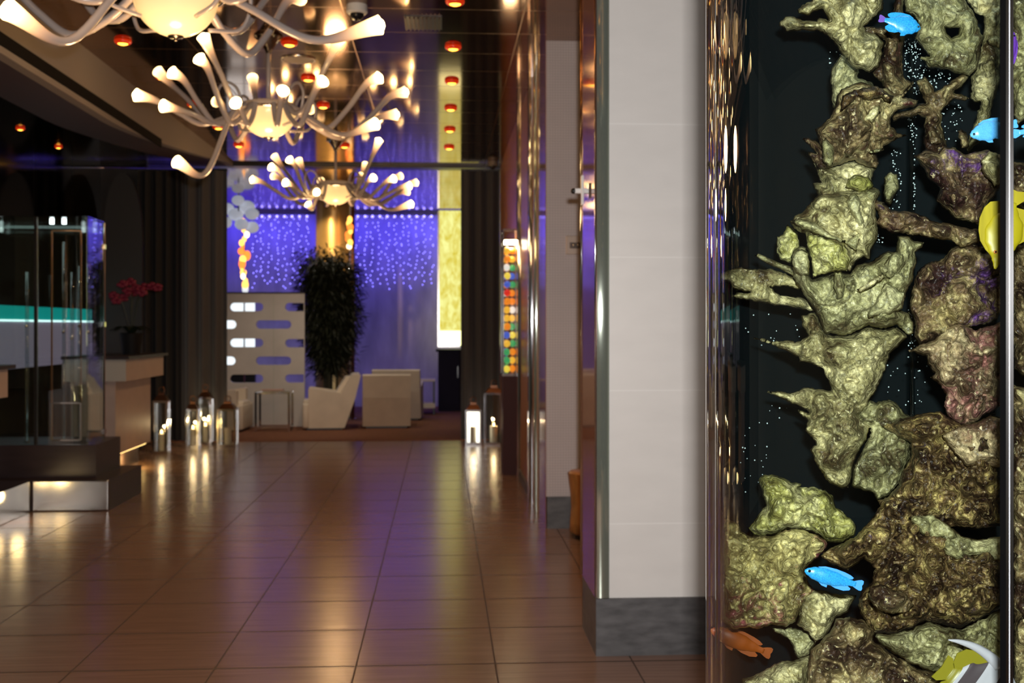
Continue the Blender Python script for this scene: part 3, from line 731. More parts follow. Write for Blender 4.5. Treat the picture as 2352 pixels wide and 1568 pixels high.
# ================================================================== LANTERNS
m_lant_glass = glassy('lantern_glass', (.95, .96, .95), f0=.06)
m_candle = pbr('cream_candle', (.75, .66, .5), .5)
m_flame = emis('candle_flame', (1, .65, .25), 12)
m_copper_top = pbr('aged_copper_hood', (.20, .09, .05), .35, .9)
m_frost = pbr('frosted_lit_glass', (.85, .85, .82), .3, emit=(1, .97, .88), es=1.6)
def lantern(x0, x1, pyt, pyb, Y, label, short, frost=False, flame=True):
    a, b = at(x0, pyb, Y), at(x1, pyb, Y); w = (b.x - a.x) / 2; cx = (a.x + b.x) / 2; zt = at(x0, pyt, Y).z; cy = Y + w
    bz = .0 if Y < 14.95 else .006
    t = thing('lantern', (cx, cy, bz), label, 'lantern', 'chrome floor lanterns')
    hz = zt - .09
    mb = MB(); mb.box(cx - w, cx + w, cy - w, cy + w, bz, bz + .03); link('base', mb, m_chrome, t)
    for s in (-1, 1):
        for q in (-1, 1):
            mb = MB(); ex, ey = cx + s * (w - .011), cy + q * (w - .011); mb.box(ex - .011, ex + .011, ey - .011, ey + .011, bz + .03, hz - .012); link('post', mb, m_chrome, t)
    mb = MB(); mb.box(cx - w, cx + w, cy - w, cy + w, hz - .012, hz + .012); link('top_frame', mb, m_chrome, t)
    for k, (dx, dy) in enumerate(((0, -1), (0, 1), (-1, 0), (1, 0))):
        mb = MB(); e = w - .014
        if dx == 0: mb.box(cx - w + .022, cx + w - .022, cy + dy * e - .002, cy + dy * e + .002, bz + .03, hz - .012)
        else: mb.box(cx + dx * e - .002, cx + dx * e + .002, cy - w + .022, cy + w - .022, bz + .03, hz - .012)
        link('pane', mb, m_frost if frost and k in (1, 3) else m_lant_glass, t)
    mb = MB(); r0 = w * 1.25
    mb.lathe([(r0, 0), (r0 * .62, .055), (r0 * .42, .06), (r0 * .42, .09), (r0 * .2, .095), (0, .096)], (cx, cy, hz + .012), 4, a0=PI / 4, a1=2 * PI + PI / 4); hood = link('hood', mb, m_copper_top, t)
    mb = MB(); ring = [(cx + .035 * math.cos(2 * PI * k / 16), cy, hz + .135 + .035 * math.sin(2 * PI * k / 16)) for k in range(17)]; mb.tube(ring, .005, 6); link('ring', mb, m_copper_top, hood)
    ch = min(.2, (hz - bz) * .45)
    mb = MB(); mb.lathe([(0, 0), (w * .38, 0), (w * .38, ch), (0, ch + .004)], (cx, cy, bz + .031), 18); cd = link('candle', mb, m_candle, loc=None, label='cream pillar candle inside the ' + short, cat='candle')
    if flame:
        mb = MB(); mb.ball((cx, cy, bz + .031 + ch + .022), .012, 8, 6, sc=(1, 1, 1.9)); link('flame', mb, m_flame, cd, smooth=True)
        point('lantern_flame', (cx, cy, bz + ch + .10), 2.2, (1, .72, .38), .02)
lantern(1069, 1106, 927, 1022, 14.35, 'bright frosted lantern on the floor, shorter of the two by the charcoal curtain', 'bright frosted lantern', frost=True)
lantern(1113, 1157, 888, 1022, 14.35, 'tall clear lantern on the floor beside the coloured-glass case', 'clear lantern beside the coloured-glass case')
lantern(425, 455, 925, 1025, 14.2, 'lantern with a warm glow, leftmost of three under the grey brown curtain', 'warm-glowing lantern left of the grey brown curtain')
lantern(452, 485, 898, 1012, 14.6, 'tallest lantern of three under the grey brown curtain', 'tallest lantern under the grey brown curtain')
lantern(498, 541, 925, 1022, 14.3, 'lantern nearest the ivory half-hidden chair, right of three under the curtain', 'lantern nearest the half-hidden ivory chair', flame=False)
lantern(350, 384, 905, 1048, 13.6, 'dark lantern standing behind the beige reception desk with an orange top', 'dark lantern behind the beige reception desk')

# ================================================================== COLOURED GLASS CASE ON THE RIGHT WALL
X0, X1, Y0, Y1 = .615, .768, 11.42, 11.78; Z0, Z1 = 1.03, 2.33
t = thing('display_case', ((X0 + X1) / 2, (Y0 + Y1) / 2, 0), 'slim lit glass case of coloured balls on a brown plinth, right wall', 'display case')
mb = MB(); mb.box(X0, X1, Y0, Y1, 0, Z0 - .03); link('plinth', mb, pbr('oxblood_plinth', (.060, .018, .016), .55, spec=.2), t)
mb = MB(); mb.box(X0 - .008, X1, Y0 - .008, Y1 + .008, Z0 - .03, Z0); link('shelf', mb, m_chrome, t)
for x, y in ((X0 + .005, Y0 + .005), (X0 + .005, Y1 - .005), (X1 - .005, Y0 + .005), (X1 - .005, Y1 - .005)):
    mb = MB(); mb.box(x - .005, x + .005, y - .005, y + .005, Z0, Z1 + .14); link('post', mb, m_chrome, t)
for nm, bx in (('front_pane', (X0 + .011, X1 - .011, Y0 + .002, Y0 + .006)), ('side_pane', (X0 + .002, X0 + .006, Y0 + .011, Y1 - .011))):
    mb = MB(); mb.box(*bx, Z0, Z1 + .13); link(nm, mb, m_clear, t)
mb = MB(); mb.box(X0, X1, Y0, Y1, Z1 + .14, Z1 + .16); link('top', mb, m_chrome, t)
mb = MB(); mb.box(X0 + .02, X1 - .015, Y0 + .05, Y1 - .05, Z1 + .02, Z1 + .05); link('lamp', mb, emis('case_lamp', (1, .82, .5), 26), t)
random.seed(21)
cols = [('red', (.75, .03, .02)), ('orange', (.9, .25, .02)), ('amber', (.95, .5, .05)), ('white', (.9, .85, .8)), ('blue', (.06, .12, .6)), ('green', (.05, .35, .12)), ('yellow', (.95, .7, .08))]
bm_ = {n: pbr(n + '_blown_glass', c, .08, emit=c, es=.9, coat=.5) for n, c in cols}
seq = ['white', 'amber', 'white', 'orange', 'amber', 'yellow', 'green', 'white', 'red', 'blue', 'orange', 'red', 'red', 'white', 'orange', 'amber', 'green', 'blue', 'amber', 'yellow', 'orange', 'blue', 'green', 'amber', 'green', 'blue', 'yellow', 'orange', 'green', 'amber']
zz = Z1 - .01
for i in range(45):
    row = i // 3; n_ = random.choice(seq[max(0, 2 * row - 2):2 * row + 4])
    z = Z0 + .028 + (14 - row) * .086
    y = Y0 + .065 + (i % 3) * .112; x = X0 + (.045, .105, .05)[i % 3] + random.uniform(-.004, .004)
    mb = MB(); mb.ball((x, y, z + .012), .034, 16, 10, sc=(1, 1.4, 1.08))
    link('glass_ball', mb, bm_[n_], label=f'{n_} blown glass ball in the slim lit case', cat='glass ball', group=f'{n_} glass balls in the lit case', smooth=True)
mb = MB()
for row in range(15): mb.box(X0 + .01, X1 - .012, Y0 + .012, Y1 - .012, Z0 - .002 + (14 - row) * .086, Z0 + .002 + (14 - row) * .086)
link('glass_shelves', mb, m_clear, t)['kind'] = 'stuff'

# ================================================================== ALCOVE AND PILLAR FITTINGS
a, b = at(1301, 584, 8.37), at(1334, 541, 8.37)
t = thing('wall_control', ((a.x + b.x) / 2, 8.39, a.z), 'beige wall control plate with two round knobs on the grey pier', 'switch')
mb = MB(); mb.rbox(a.x, b.x + .01, 8.378, 8.40, a.z, b.z, .006); link('plate', mb, pbr('beige_plate', (.55, .42, .34), .4), t)
mb = MB(); mb.rbox(a.x + .025, b.x - .005, 8.374, 8.38, a.z + .045, b.z - .05, .003); link('bezel', mb, pbr('brown_bezel', (.10, .06, .045), .3), t)
for k in range(2):
    mb = MB(); mb.ball((a.x + .052 + .035 * k, 8.372, (a.z + b.z) / 2), .011, 12, 8); link('knob', mb, m_chrome, t, smooth=True)
# carved wooden stump stool
a = at(1311, 1245, 7.85); cx, cy = a.x + .17, 8.02
t = thing('stump_stool', (cx, cy, 0), 'orange brown carved wood stump stool half behind the near pillar', 'stool')
m_stump = pbr('polished_stump_wood', (.34, .135, .035), .35, var=.45, vscale=5, stretch=(3, 3, .6), bump=.25, bscale=12)
mb = MB(); prof = [(.14, .03), (.165, .05), (.16, .12), (.148, .22), (.150, .32), (.160, .42), (.165, .46)]
mb.lathe(prof, (cx, cy, 0), 40)
mb.v = [v + Vector((v.x - cx, v.y - cy, 0)) * .10 * noise.noise(Vector((v.x * 6, v.y * 6, v.z * 2))) for v in mb.v]
link('trunk', mb, m_stump, t, smooth=True)
mb = MB(); mb.lathe([(.165, .46), (.155, .473), (0, .475)], (cx, cy, 0), 40); link('seat', mb, m_stump, t, smooth=True)
mb = MB(); mb.lathe([(0, 0), (.13, 0), (.14, .03), (0, .03)], (cx, cy, 0), 32); link('foot', mb, m_dark, t)
# white cross-shaped bracket on the mirrored flank of the pillar
p = at(1352, 440, 5.35)
t = thing('wall_bracket', (.697, 5.36, p.z - .07), 'small white cross-shaped bracket on the mirrored flank of the near pillar', 'bracket')
mw = pbr('white_enamel', (.78, .74, .70), .3)
mb = MB(); mb.rbox(.655, .668, 5.30, 5.325, p.z - .068, p.z + .072, .004); link('upright', mb, mw, t)
mb = MB(); mb.rbox(.626, .697, 5.318, 5.345, p.z - .012, p.z + .012, .004); arm_ = link('arm', mb, mw, t)
mb = MB(); mb.ball((.622, 5.33, p.z), .014, 12, 8); link('knob', mb, m_dark, arm_, smooth=True)
mb = MB(); mb.box(.690, .697, 5.30, 5.36, p.z - .035, p.z + .035); link('back_plate', mb, m_chrome, t)

# ================================================================== RECEPTION ON THE LEFT
m_desk = pbr('beige_lacquer_desk', (.52, .39, .33), .4, var=.05)
m_desk_light = pbr('pale_desk_end', (.52, .47, .41), .4)
m_step = pbr('dark_walnut_step', (.035, .022, .024), .35, var=.2, vscale=4, stretch=(1, 5, 5))
mb = MB(); mb.box(-4.5, -2.71, 9.4, 10.42, 0, .25); mb2 = mb
t = thing('platform_step', (-3.6, 9.9, 0), 'low dark walnut platform with a polished steel front under the glass case', 'platform')
mb = MB(); mb.box(-4.45, -2.71, 9.42, 10.42, 0, .25); link('body', mb, m_step, t)
mb = MB(); mb.rbox(-3.315, -2.712, 9.40, 9.419, .004, .249, .008); link('steel_front', mb, m_steel, t)
mb = MB(); mb.box(-3.345, -3.325, 7.6, 9.398, .004, .249); link('steel_wing', mb, m_steel, t)
mb = MB(); mb.box(-4.4, -2.87, 9.60, 10.32, .25, .52); link('plinth_block', mb, m_step, label='dark walnut upper block standing on the steel-fronted platform', cat='plinth')
# glass showcase
m_green = glassy('green_tinted_glass', (.89, .95, .925), f0=.07)
m_gclear = glassy('pale_tinted_glass', (.93, .955, .955), f0=.06)
t = thing('glass_showcase', (-3.65, 9.9, .52), 'tall greenish glass showcase standing on the dark walnut block', 'showcase')
gz0, gz1 = .521, 2.41; xs = at(82, 700, 9.62).x
mb = MB(); mb.box(-4.39, xs - .012, 9.62, 9.632, gz0, gz1); link('front_pane', mb, m_green, t)
mb = MB(); mb.box(xs + .012, -2.952, 9.62, 9.632, gz0, gz1); link('front_pane', mb, m_gclear, t)
mb = MB(); mb.prism([(-2.952, 9.634), (-2.940, 9.634), (-2.962, 10.128), (-2.974, 10.128)], gz0, gz1 - .006, 'Z'); link('side_pane', mb, m_gclear, t)
mb = MB(); mb.box(-4.39, -2.962, 10.13, 10.142, gz0, gz1); link('back_pane', mb, m_green, t)
mb = MB(); mb.prism([(-4.39, 9.62), (-2.94, 9.62), (-2.962, 10.142), (-4.39, 10.142)], gz1, gz1 + .012, 'Z'); link('top_pane', mb, m_gclear, t)
mb = MB(); mb.box(xs - .012, xs + .012, 9.612, 9.64, gz0, gz1); link('joint_post', mb, m_dark, t)
mb = MB(); mb.tube([(-2.958, 10.142, gz0), (-2.958, 10.142, gz1)], .007, 8); link('corner_bead', mb, m_chrome, t)
for z in (gz0 + .06, 1.52, 2.2):
    mb = MB(); mb.box(-2.975, -2.948, 10.11, 10.155, z - .02, z + .02); link('clip', mb, m_chrome, t)
for x in (-4.0, xs + .1, xs + .2):
    mb = MB(); mb.box(x - .014, x + .014, 9.70, 9.73, gz1 - .05, gz1 - .004); link('spot_head', mb, emis('showcase_spot', (.9, 1, 1), 5) if x == -4.0 else bpy.data.materials['showcase_spot'], t)
# wire frames inside the case; the copper one is added for a reflection
def frame_box(x0, x1, y, z0, z1, mat, name, label):
    t = thing(name, ((x0 + x1) / 2, y, z0), label, 'frame')
    for x in (x0, x1):
        mb = MB(); mb.box(x - .006, x + .006, y - .006, y + .006, z0, z1); link('upright', mb, mat, t)
    for z in (z0, z1):
        mb = MB(); mb.box(x0 + .006, x1 - .006, y - .006, y + .006, z - .006, z + .006); link('rail', mb, mat, t)
a, b = at(119, 688, 9.95), at(186, 530, 9.95)
frame_box(a.x, b.x, 9.95, gz0 + .003, b.z, pbr('reflected_frame', (.5, .22, .10), .3, .9), 'reflected_frame', 'thin copper frame added inside the greenish glass showcase to imitate a reflection')
# glass rods, each with a chrome ball added to catch a flash glint
m_rod = glassy('glass_rod', (.80, .86, .87), f0=.12)
for i, (px, pt, pb) in enumerate(((62, 760, 900), (147, 690, 935), (166, 760, 935), (183, 745, 955), (203, 740, 955))):
    p0, p1 = at(px, pb, 9.85 + .05 * (i % 2)), at(px, pt, 9.85 + .05 * (i % 2))
    t = thing('glass_rod', (p0.x, p0.y, gz0), f'clear glass rod upright inside the showcase, {["first", "second", "third", "fourth", "fifth"][i]} from the dark joint side', 'glass rod', 'glass rods in the showcase')
    mb = MB(); mb.tube([(p0.x, p0.y, gz0 + .012), (p0.x, p0.y, p1.z + .5)], .016, 12); link('shaft', mb, m_rod, t, smooth=True)
    mb = MB(); mb.lathe([(0, 0), (.024, 0), (.024, .012), (0, .014)], (p0.x, p0.y, gz0), 20); link('foot', mb, m_chrome, t)
    mb = MB(); mb.ball((p0.x, p0.y - .02, at(px, 748 + 14 * (i % 3), p0.y).z), .013, 12, 8); link('glint_ball', mb, m_chrome, t, smooth=True)
# small chrome box frame low in the case
a, b = at(133, 1008, 9.95), at(200, 922, 9.95)
frame_box(a.x, b.x, 9.78, gz0 + .02, b.z, m_chrome, 'chrome_stand', 'small square chrome stand low inside the glass showcase')
# glowing teal and lavender panels added to imitate an aquarium's reflection
t = thing('reflected_glow_panel', (-4.49, 12.6, 1.06), 'added lavender and teal glow panel imitating an aquarium reflection, reception wall', 'light panel')
mb = MB(); mb.box(-4.5, -4.47, 10.4, 14.8, 1.06, 1.555); link('lavender_reflection', mb, pbr('lavender_reflection', (.36, .31, .42), .3, emit=(.50, .40, .60), es=.24), t)
mb = MB(); mb.box(-4.5, -4.475, 10.4, 14.8, 1.575, 1.72); link('teal_reflection', mb, pbr('teal_reflection_glow', (.02, .20, .19), .15, emit=(.0, .42, .40), es=.62), t)
mb = MB(); mb.box(-4.5, -4.455, 10.4, 14.8, 1.556, 1.574); link('added_light_strip', mb, emis('added_cool_strip', (.75, 1, 1), 2.2), t)
# beige desks
def desk(xr, y0, y1, label, depth=.62):
    t = thing('reception_desk', (xr - depth / 2, (y0 + y1) / 2, .0), label, 'desk', 'beige reception desks')
    mb = MB(); mb.box(xr - depth, xr + .04, y0 - .06, y1 + .06, 1.175, 1.205); link('top', mb, m_step, t)
    mb = MB(); mb.box(xr - depth + .01, xr, y0 + .001, y1, .955, 1.175); link('apron', mb, m_desk, t)
    mb = MB(); mb.box(xr - depth + .01, xr - .002, y0 - .012, y0 + .001, .955, 1.172); link('apron_end', mb, m_desk_light, t)
    mb = MB(); mb.box(xr - depth + .05, xr - .13, y0 + .08, y1 - .05, .21, .955); link('body', mb, m_desk, t)
    mb = MB(); mb.box(xr - depth + .08, xr - .24, y0 + .16, y1 - .14, 0, .21); link('plinth', mb, m_step, t)
    mb = MB(); mb.box(xr - .20, xr - .16, y0 + .12, y1 - .12, .195, .209); link('under_light', mb, emis('under_desk_strip', (1, .66, .22), 7), t)
desk(-3.14, 11.5, 13.0, 'beige reception desk with a dark top and a glowing foot, under the orchid')
desk(-3.36, 8.2, 9.0, 'beige reception desk cut by the left edge of the photograph, before the glass showcase')
# orchid
p = at(302, 815, 12.3); oz = 1.206
t = thing('orchid', (p.x, 12.3, oz), 'magenta orchid in a black pot on the beige reception desk', 'potted plant')
mb = MB(); mb.lathe([(0, 0), (.09, 0), (.12, .22), (.11, .23), (.10, .20), (0, .20)], (p.x, 12.3, oz), 28); link('pot', mb, pbr('black_pot', (.008, .007, .007), .6, spec=.2), t, smooth='auto')
m_oleaf = pbr('orchid_leaf', (.010, .018, .008), .4); m_petalm = pbr('magenta_petal', (.20, .004, .025), .6)
random.seed(4)
for k in range(9):
    a = 2 * PI * k / 9; d = Vector((math.cos(a), math.sin(a), 0)); b = Vector((p.x, 12.3, oz + .2))
    mb = MB(); c = [b, b + d * .10 + Vector((0, 0, .10)), b + d * .22 + Vector((0, 0, .06))]
    pp = smooth_path(c, 5); s = Vector((-d.y, d.x, 0)); vs = []
    for i, q in enumerate(pp):
        w = .038 * math.sin(PI * min(1, (i + 1) / len(pp) * .93)); vs += [q + s * w, q - Vector((0, 0, .008)), q - s * w]
    mb.add(vs, [f for i in range(len(pp) - 1) for f in ((3 * i, 3 * i + 1, 3 * i + 4, 3 * i + 3), (3 * i + 1, 3 * i + 2, 3 * i + 5, 3 * i + 4))]); link('leaf', mb, m_oleaf, t, smooth=True)
heads = [(262, 678), (285, 683), (281, 652), (300, 647), (312, 660), (322, 662), (335, 658), (349, 657), (362, 660), (305, 672), (293, 668), (268, 690), (326, 672)]
for k, (hx, hy) in enumerate(heads):
    h = at(hx, hy, 12.3 + random.uniform(-.08, .08))
    if k % 3 == 0:
        b = Vector((p.x, 12.3, oz + .2)); mb = MB(); mb.tube(smooth_path([b, b.lerp(h, .6) + Vector((0, 0, .12)), h], 8), .005, 6); link('stem', mb, m_oleaf, t, smooth=True)
    mb = MB()
    for j in range(5):
        a = 2 * PI * j / 5 + random.random(); mb.ball(h + Vector((math.cos(a) * .032, -.01, math.sin(a) * .024)), .032, 8, 6, sc=(1, .35, .62))
    link('blossom', mb, m_petalm, t, smooth=True)
# ================================================================== AQUARIUM
TD, TR = 2.3, .615
tr_ = ray(2400, 750); th = math.atan2(tr_.x, tr_.y)
TC = Vector((math.sin(th) * TD, math.cos(th) * TD, 0))
TZ0, TZ1 = .52, 3.0
m_acryl = glassy('clear_acrylic', (.985, .99, .99), f0=.035)
m_water = glassy('tank_water', (.86, .93, .92), refl=0, f0=0)
m_dark_back = pbr('added_blue_black_sheet', (.0022, .0045, .0055), .8, spec=.1)
tank = thing('aquarium', (TC.x, TC.y, 0), 'tall cylindrical aquarium with a vertical seam, full of live rock', 'aquarium')
mb = MB(); mb.lathe([(TR - .018, TZ0), (TR, TZ0), (TR, TZ1), (TR - .018, TZ1), (TR - .018, TZ0)], (TC.x, TC.y, 0), 160); link('acrylic_wall', mb, m_acryl, tank, smooth='auto')
mb = MB(); mb.lathe([(0, TZ0 + .01), (TR - .020, TZ0 + .01), (TR - .020, TZ1 - .06), (0, TZ1 - .06)], (TC.x, TC.y, 0), 120); link('water', mb, m_water, tank, smooth='auto')
mb = MB(); mb.lathe([(0, 0), (TR + .03, 0), (TR + .03, TZ0 - .02), (TR + .01, TZ0), (0, TZ0)], (TC.x, TC.y, 0), 96); link('base', mb, m_steel, tank, smooth='auto')
mb = MB(); mb.lathe([(TR - .03, TZ1), (TR + .02, TZ1), (TR + .02, CEIL - .002), (0, CEIL - .002)], (TC.x, TC.y, 0), 96); link('hood', mb, m_steel, tank, smooth='auto')
vdir = math.atan2(-TC.y, -TC.x)                       # from the tank's axis towards the camera
mb = MB(); mb.lathe([(TR - .024, TZ0 + .012), (TR - .024, TZ1 - .07)], (TC.x, TC.y, 0), 80, a0=vdir + PI * .412, a1=vdir + PI * 1.588); link('added_dark_back', mb, m_dark_back, tank, smooth=True)  # dark sheet added to stand for the unlit depth behind the tank
# vertical seam on the face of the cylinder
def onface(px, r=TR):
    q = ray(px, 750); a = q.x ** 2 + q.y ** 2; b = -2 * (q.x * TC.x + q.y * TC.y); c = TC.x ** 2 + TC.y ** 2 - r * r
    k = (-b - math.sqrt(b * b - 4 * a * c)) / (2 * a); return Vector((q.x * k, q.y * k, 0))
def strip(pxa, pxb, rin, rout, name, mat, z0=TZ0, z1=TZ1, zig=0):
    A, B = onface(pxa), onface(pxb); wa = math.atan2(A.y - TC.y, A.x - TC.x); wb = math.atan2(B.y - TC.y, B.x - TC.x)
    mb = MB(); n = 6
    poly = [(TC.x + rin * math.cos(wa + (wb - wa) * k / n), TC.y + rin * math.sin(wa + (wb - wa) * k / n)) for k in range(n + 1)]
    poly += [(TC.x + rout * math.cos(wb + (wa - wb) * k / n), TC.y + rout * math.sin(wb + (wa - wb) * k / n)) for k in range(n + 1)]
    mb.prism(poly, z0, z1, 'Z'); return link(name, mb, mat, tank, smooth='auto')
strip(2296, 2312, TR - .017, TR - .004, 'seam_joint', pbr('black_silicone', (.0008, .0008, .001), .8, spec=.02))
strip(2311, 2318, TR + .0003, TR + .0018, 'seam_rail', m_chrome)
strip(2320, 2328, TR + .0003, TR + .0018, 'seam_rail', m_chrome)
strip(2318, 2320, TR + .0002, TR + .0010, 'seam_groove', pbr('seam_grey', (.30, .32, .36), .3))
mb = MB(); mb.lathe([(0, TZ0 + .02), (TR - .055, TZ0 + .02), (TR - .06, TZ0 + .10), (.3, TZ0 + .16), (0, TZ0 + .17)], (TC.x, TC.y, 0), 64)
link('sand_bed', mb, pbr('coral_sand', (.30, .27, .20), .9, var=.3, vscale=60, bump=.5, bscale=120), tank, smooth=True)

# ------------------------------------------------------------------ live rock
def rock_mat(name, light, mid, dark, accent, dk=.5, ac=.62, scale=1.0, bump=.55):
    "wet limestone overgrown with algae: pale, olive, brown and coralline patches of their own shape"
    m, nt, out = new_mat(name)
    b = N(nt, 'ShaderNodeBsdfPrincipled'); b.inputs['Roughness'].default_value = .36; b.inputs['Specular IOR Level'].default_value = .22
    g = N(nt, 'ShaderNodeNewGeometry')
    n1 = N(nt, 'ShaderNodeTexNoise'); n1.inputs['Scale'].default_value = 11 * scale; n1.inputs['Detail'].default_value = 6; n1.inputs['Roughness'].default_value = .66; n1.inputs['Distortion'].default_value = .12
    nt.links.new(g.outputs['Position'], n1.inputs['Vector'])
    r1 = N(nt, 'ShaderNodeValToRGB'); e = r1.color_ramp.elements
    e[0].position = dk - .09; e[0].color = c4(dark); e[1].position = dk + .14; e[1].color = c4(light)
    k = e.new(dk + .02); k.color = c4(mid)
    nt.links.new(n1.outputs['Fac'], r1.inputs[0])
    n2 = N(nt, 'ShaderNodeTexNoise'); n2.inputs['Scale'].default_value = 6 * scale; n2.inputs['Detail'].default_value = 7; n2.inputs['Roughness'].default_value = .7
    mp = N(nt, 'ShaderNodeMapping'); mp.inputs['Location'].default_value = (3.7, 1.2, 8.1); nt.links.new(g.outputs['Position'], mp.inputs[0]); nt.links.new(mp.outputs[0], n2.inputs['Vector'])
    r2 = N(nt, 'ShaderNodeMapRange'); r2.inputs[1].default_value = ac; r2.inputs[2].default_value = ac + .07; nt.links.new(n2.outputs['Fac'], r2.inputs[0])
    mx = N(nt, 'ShaderNodeMix', data_type='RGBA'); mx.inputs[7].default_value = c4(accent)
    nt.links.new(r2.outputs[0], mx.inputs[0]); nt.links.new(r1.outputs[0], mx.inputs[6])
    n3 = N(nt, 'ShaderNodeTexNoise'); n3.inputs['Scale'].default_value = 150; n3.inputs['Detail'].default_value = 4; n3.inputs['Roughness'].default_value = .65
    nt.links.new(g.outputs['Position'], n3.inputs['Vector'])
    mr = N(nt, 'ShaderNodeMapRange'); mr.inputs[1].default_value = .32; mr.inputs[2].default_value = .68; mr.inputs[3].default_value = .52; mr.inputs[4].default_value = 1.58
    nt.links.new(n3.outputs['Fac'], mr.inputs[0])
    sc = N(nt, 'ShaderNodeVectorMath', operation='SCALE'); nt.links.new(mx.outputs[2], sc.inputs[0]); nt.links.new(mr.outputs[0], sc.inputs['Scale'])
    # network of dark lines painting algae and crevice shade, with pale coralline specks
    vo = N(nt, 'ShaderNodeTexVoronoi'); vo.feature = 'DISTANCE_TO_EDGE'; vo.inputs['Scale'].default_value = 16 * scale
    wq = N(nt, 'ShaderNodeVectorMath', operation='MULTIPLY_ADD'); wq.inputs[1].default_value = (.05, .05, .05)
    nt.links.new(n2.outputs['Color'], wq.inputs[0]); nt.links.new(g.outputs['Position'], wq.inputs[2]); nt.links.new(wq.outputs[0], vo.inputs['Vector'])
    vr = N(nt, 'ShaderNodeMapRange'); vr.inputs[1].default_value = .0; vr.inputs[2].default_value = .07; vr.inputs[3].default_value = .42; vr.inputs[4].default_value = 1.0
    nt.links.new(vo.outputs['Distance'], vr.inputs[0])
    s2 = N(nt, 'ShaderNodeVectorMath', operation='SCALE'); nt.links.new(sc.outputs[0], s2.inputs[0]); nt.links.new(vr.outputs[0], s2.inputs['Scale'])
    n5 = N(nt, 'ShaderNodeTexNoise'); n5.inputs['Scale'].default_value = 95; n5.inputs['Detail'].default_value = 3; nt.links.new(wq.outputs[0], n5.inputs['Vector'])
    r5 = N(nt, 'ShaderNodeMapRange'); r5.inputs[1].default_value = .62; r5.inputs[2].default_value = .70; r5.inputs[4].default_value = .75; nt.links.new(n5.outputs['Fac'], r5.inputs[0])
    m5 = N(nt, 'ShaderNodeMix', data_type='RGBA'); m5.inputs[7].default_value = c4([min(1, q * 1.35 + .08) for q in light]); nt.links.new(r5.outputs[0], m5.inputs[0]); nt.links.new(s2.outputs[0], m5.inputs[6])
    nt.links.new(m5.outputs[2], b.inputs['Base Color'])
    n4 = N(nt, 'ShaderNodeTexNoise'); n4.inputs['Scale'].default_value = 38; n4.inputs['Detail'].default_value = 4; n4.inputs['Roughness'].default_value = .62
    nt.links.new(g.outputs['Position'], n4.inputs['Vector'])
    bp = N(nt, 'ShaderNodeBump'); bp.inputs['Strength'].default_value = bump; bp.inputs['Distance'].default_value = .022
    nt.links.new(n4.outputs['Fac'], bp.inputs['Height']); nt.links.new(bp.outputs[0], b.inputs['Normal'])
    nt.links.new(b.outputs[0], out.inputs[0]); return m
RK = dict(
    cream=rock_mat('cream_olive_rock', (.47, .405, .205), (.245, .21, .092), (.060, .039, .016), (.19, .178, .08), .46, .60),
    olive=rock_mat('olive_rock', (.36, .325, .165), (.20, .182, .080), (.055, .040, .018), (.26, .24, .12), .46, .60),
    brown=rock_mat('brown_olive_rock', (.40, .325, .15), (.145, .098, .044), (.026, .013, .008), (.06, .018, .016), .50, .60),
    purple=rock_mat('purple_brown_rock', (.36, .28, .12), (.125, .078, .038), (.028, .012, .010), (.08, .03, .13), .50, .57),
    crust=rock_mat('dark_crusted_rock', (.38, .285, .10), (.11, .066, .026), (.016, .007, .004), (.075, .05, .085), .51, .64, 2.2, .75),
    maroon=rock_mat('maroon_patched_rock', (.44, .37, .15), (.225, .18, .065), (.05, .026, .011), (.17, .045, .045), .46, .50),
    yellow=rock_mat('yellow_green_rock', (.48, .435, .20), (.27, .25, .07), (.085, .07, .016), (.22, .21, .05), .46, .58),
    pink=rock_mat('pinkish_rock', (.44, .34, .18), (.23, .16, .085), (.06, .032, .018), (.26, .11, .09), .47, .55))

def dist_loops(p, loops):
    best = 1e9
    for L in loops:
        for i in range(len(L)):
            a, b = L[i - 1], L[i]
            dx, dy = b[0] - a[0], b[1] - a[1]; q = dx * dx + dy * dy
            t = 0 if q == 0 else max(0, min(1, ((p[0] - a[0]) * dx + (p[1] - a[1]) * dy) / q))
            d = (a[0] + t * dx - p[0]) ** 2 + (a[1] + t * dy - p[1]) ** 2
            if d < best: best = d
    return math.sqrt(best)

def inside(p, L):
    c = False
    for i in range(len(L)):
        a, b = L[i - 1], L[i]
        if (a[1] > p[1]) != (b[1] > p[1]) and p[0] < (b[0] - a[0]) * (p[1] - a[1]) / (b[1] - a[1]) + a[0]: c = not c
    return c

def resample(L, step, jit, seed):
    out = []
    for i in range(len(L)):
        a, b = L[i - 1], L[i]; n = max(1, int(math.hypot(b[0] - a[0], b[1] - a[1]) / step))
        nx, ny = b[1] - a[1], a[0] - b[0]; l = math.hypot(nx, ny) or 1
        for k in range(n):
            t = k / n; x, y = a[0] + (b[0] - a[0]) * t, a[1] + (b[1] - a[1]) * t
            j = jit * (noise.noise(Vector((x * .055, y * .055, seed))) + .8 * noise.noise(Vector((x * .17, y * .17, seed + 9))))
            out.append((x + nx / l * j, y + ny / l * j))
    return out

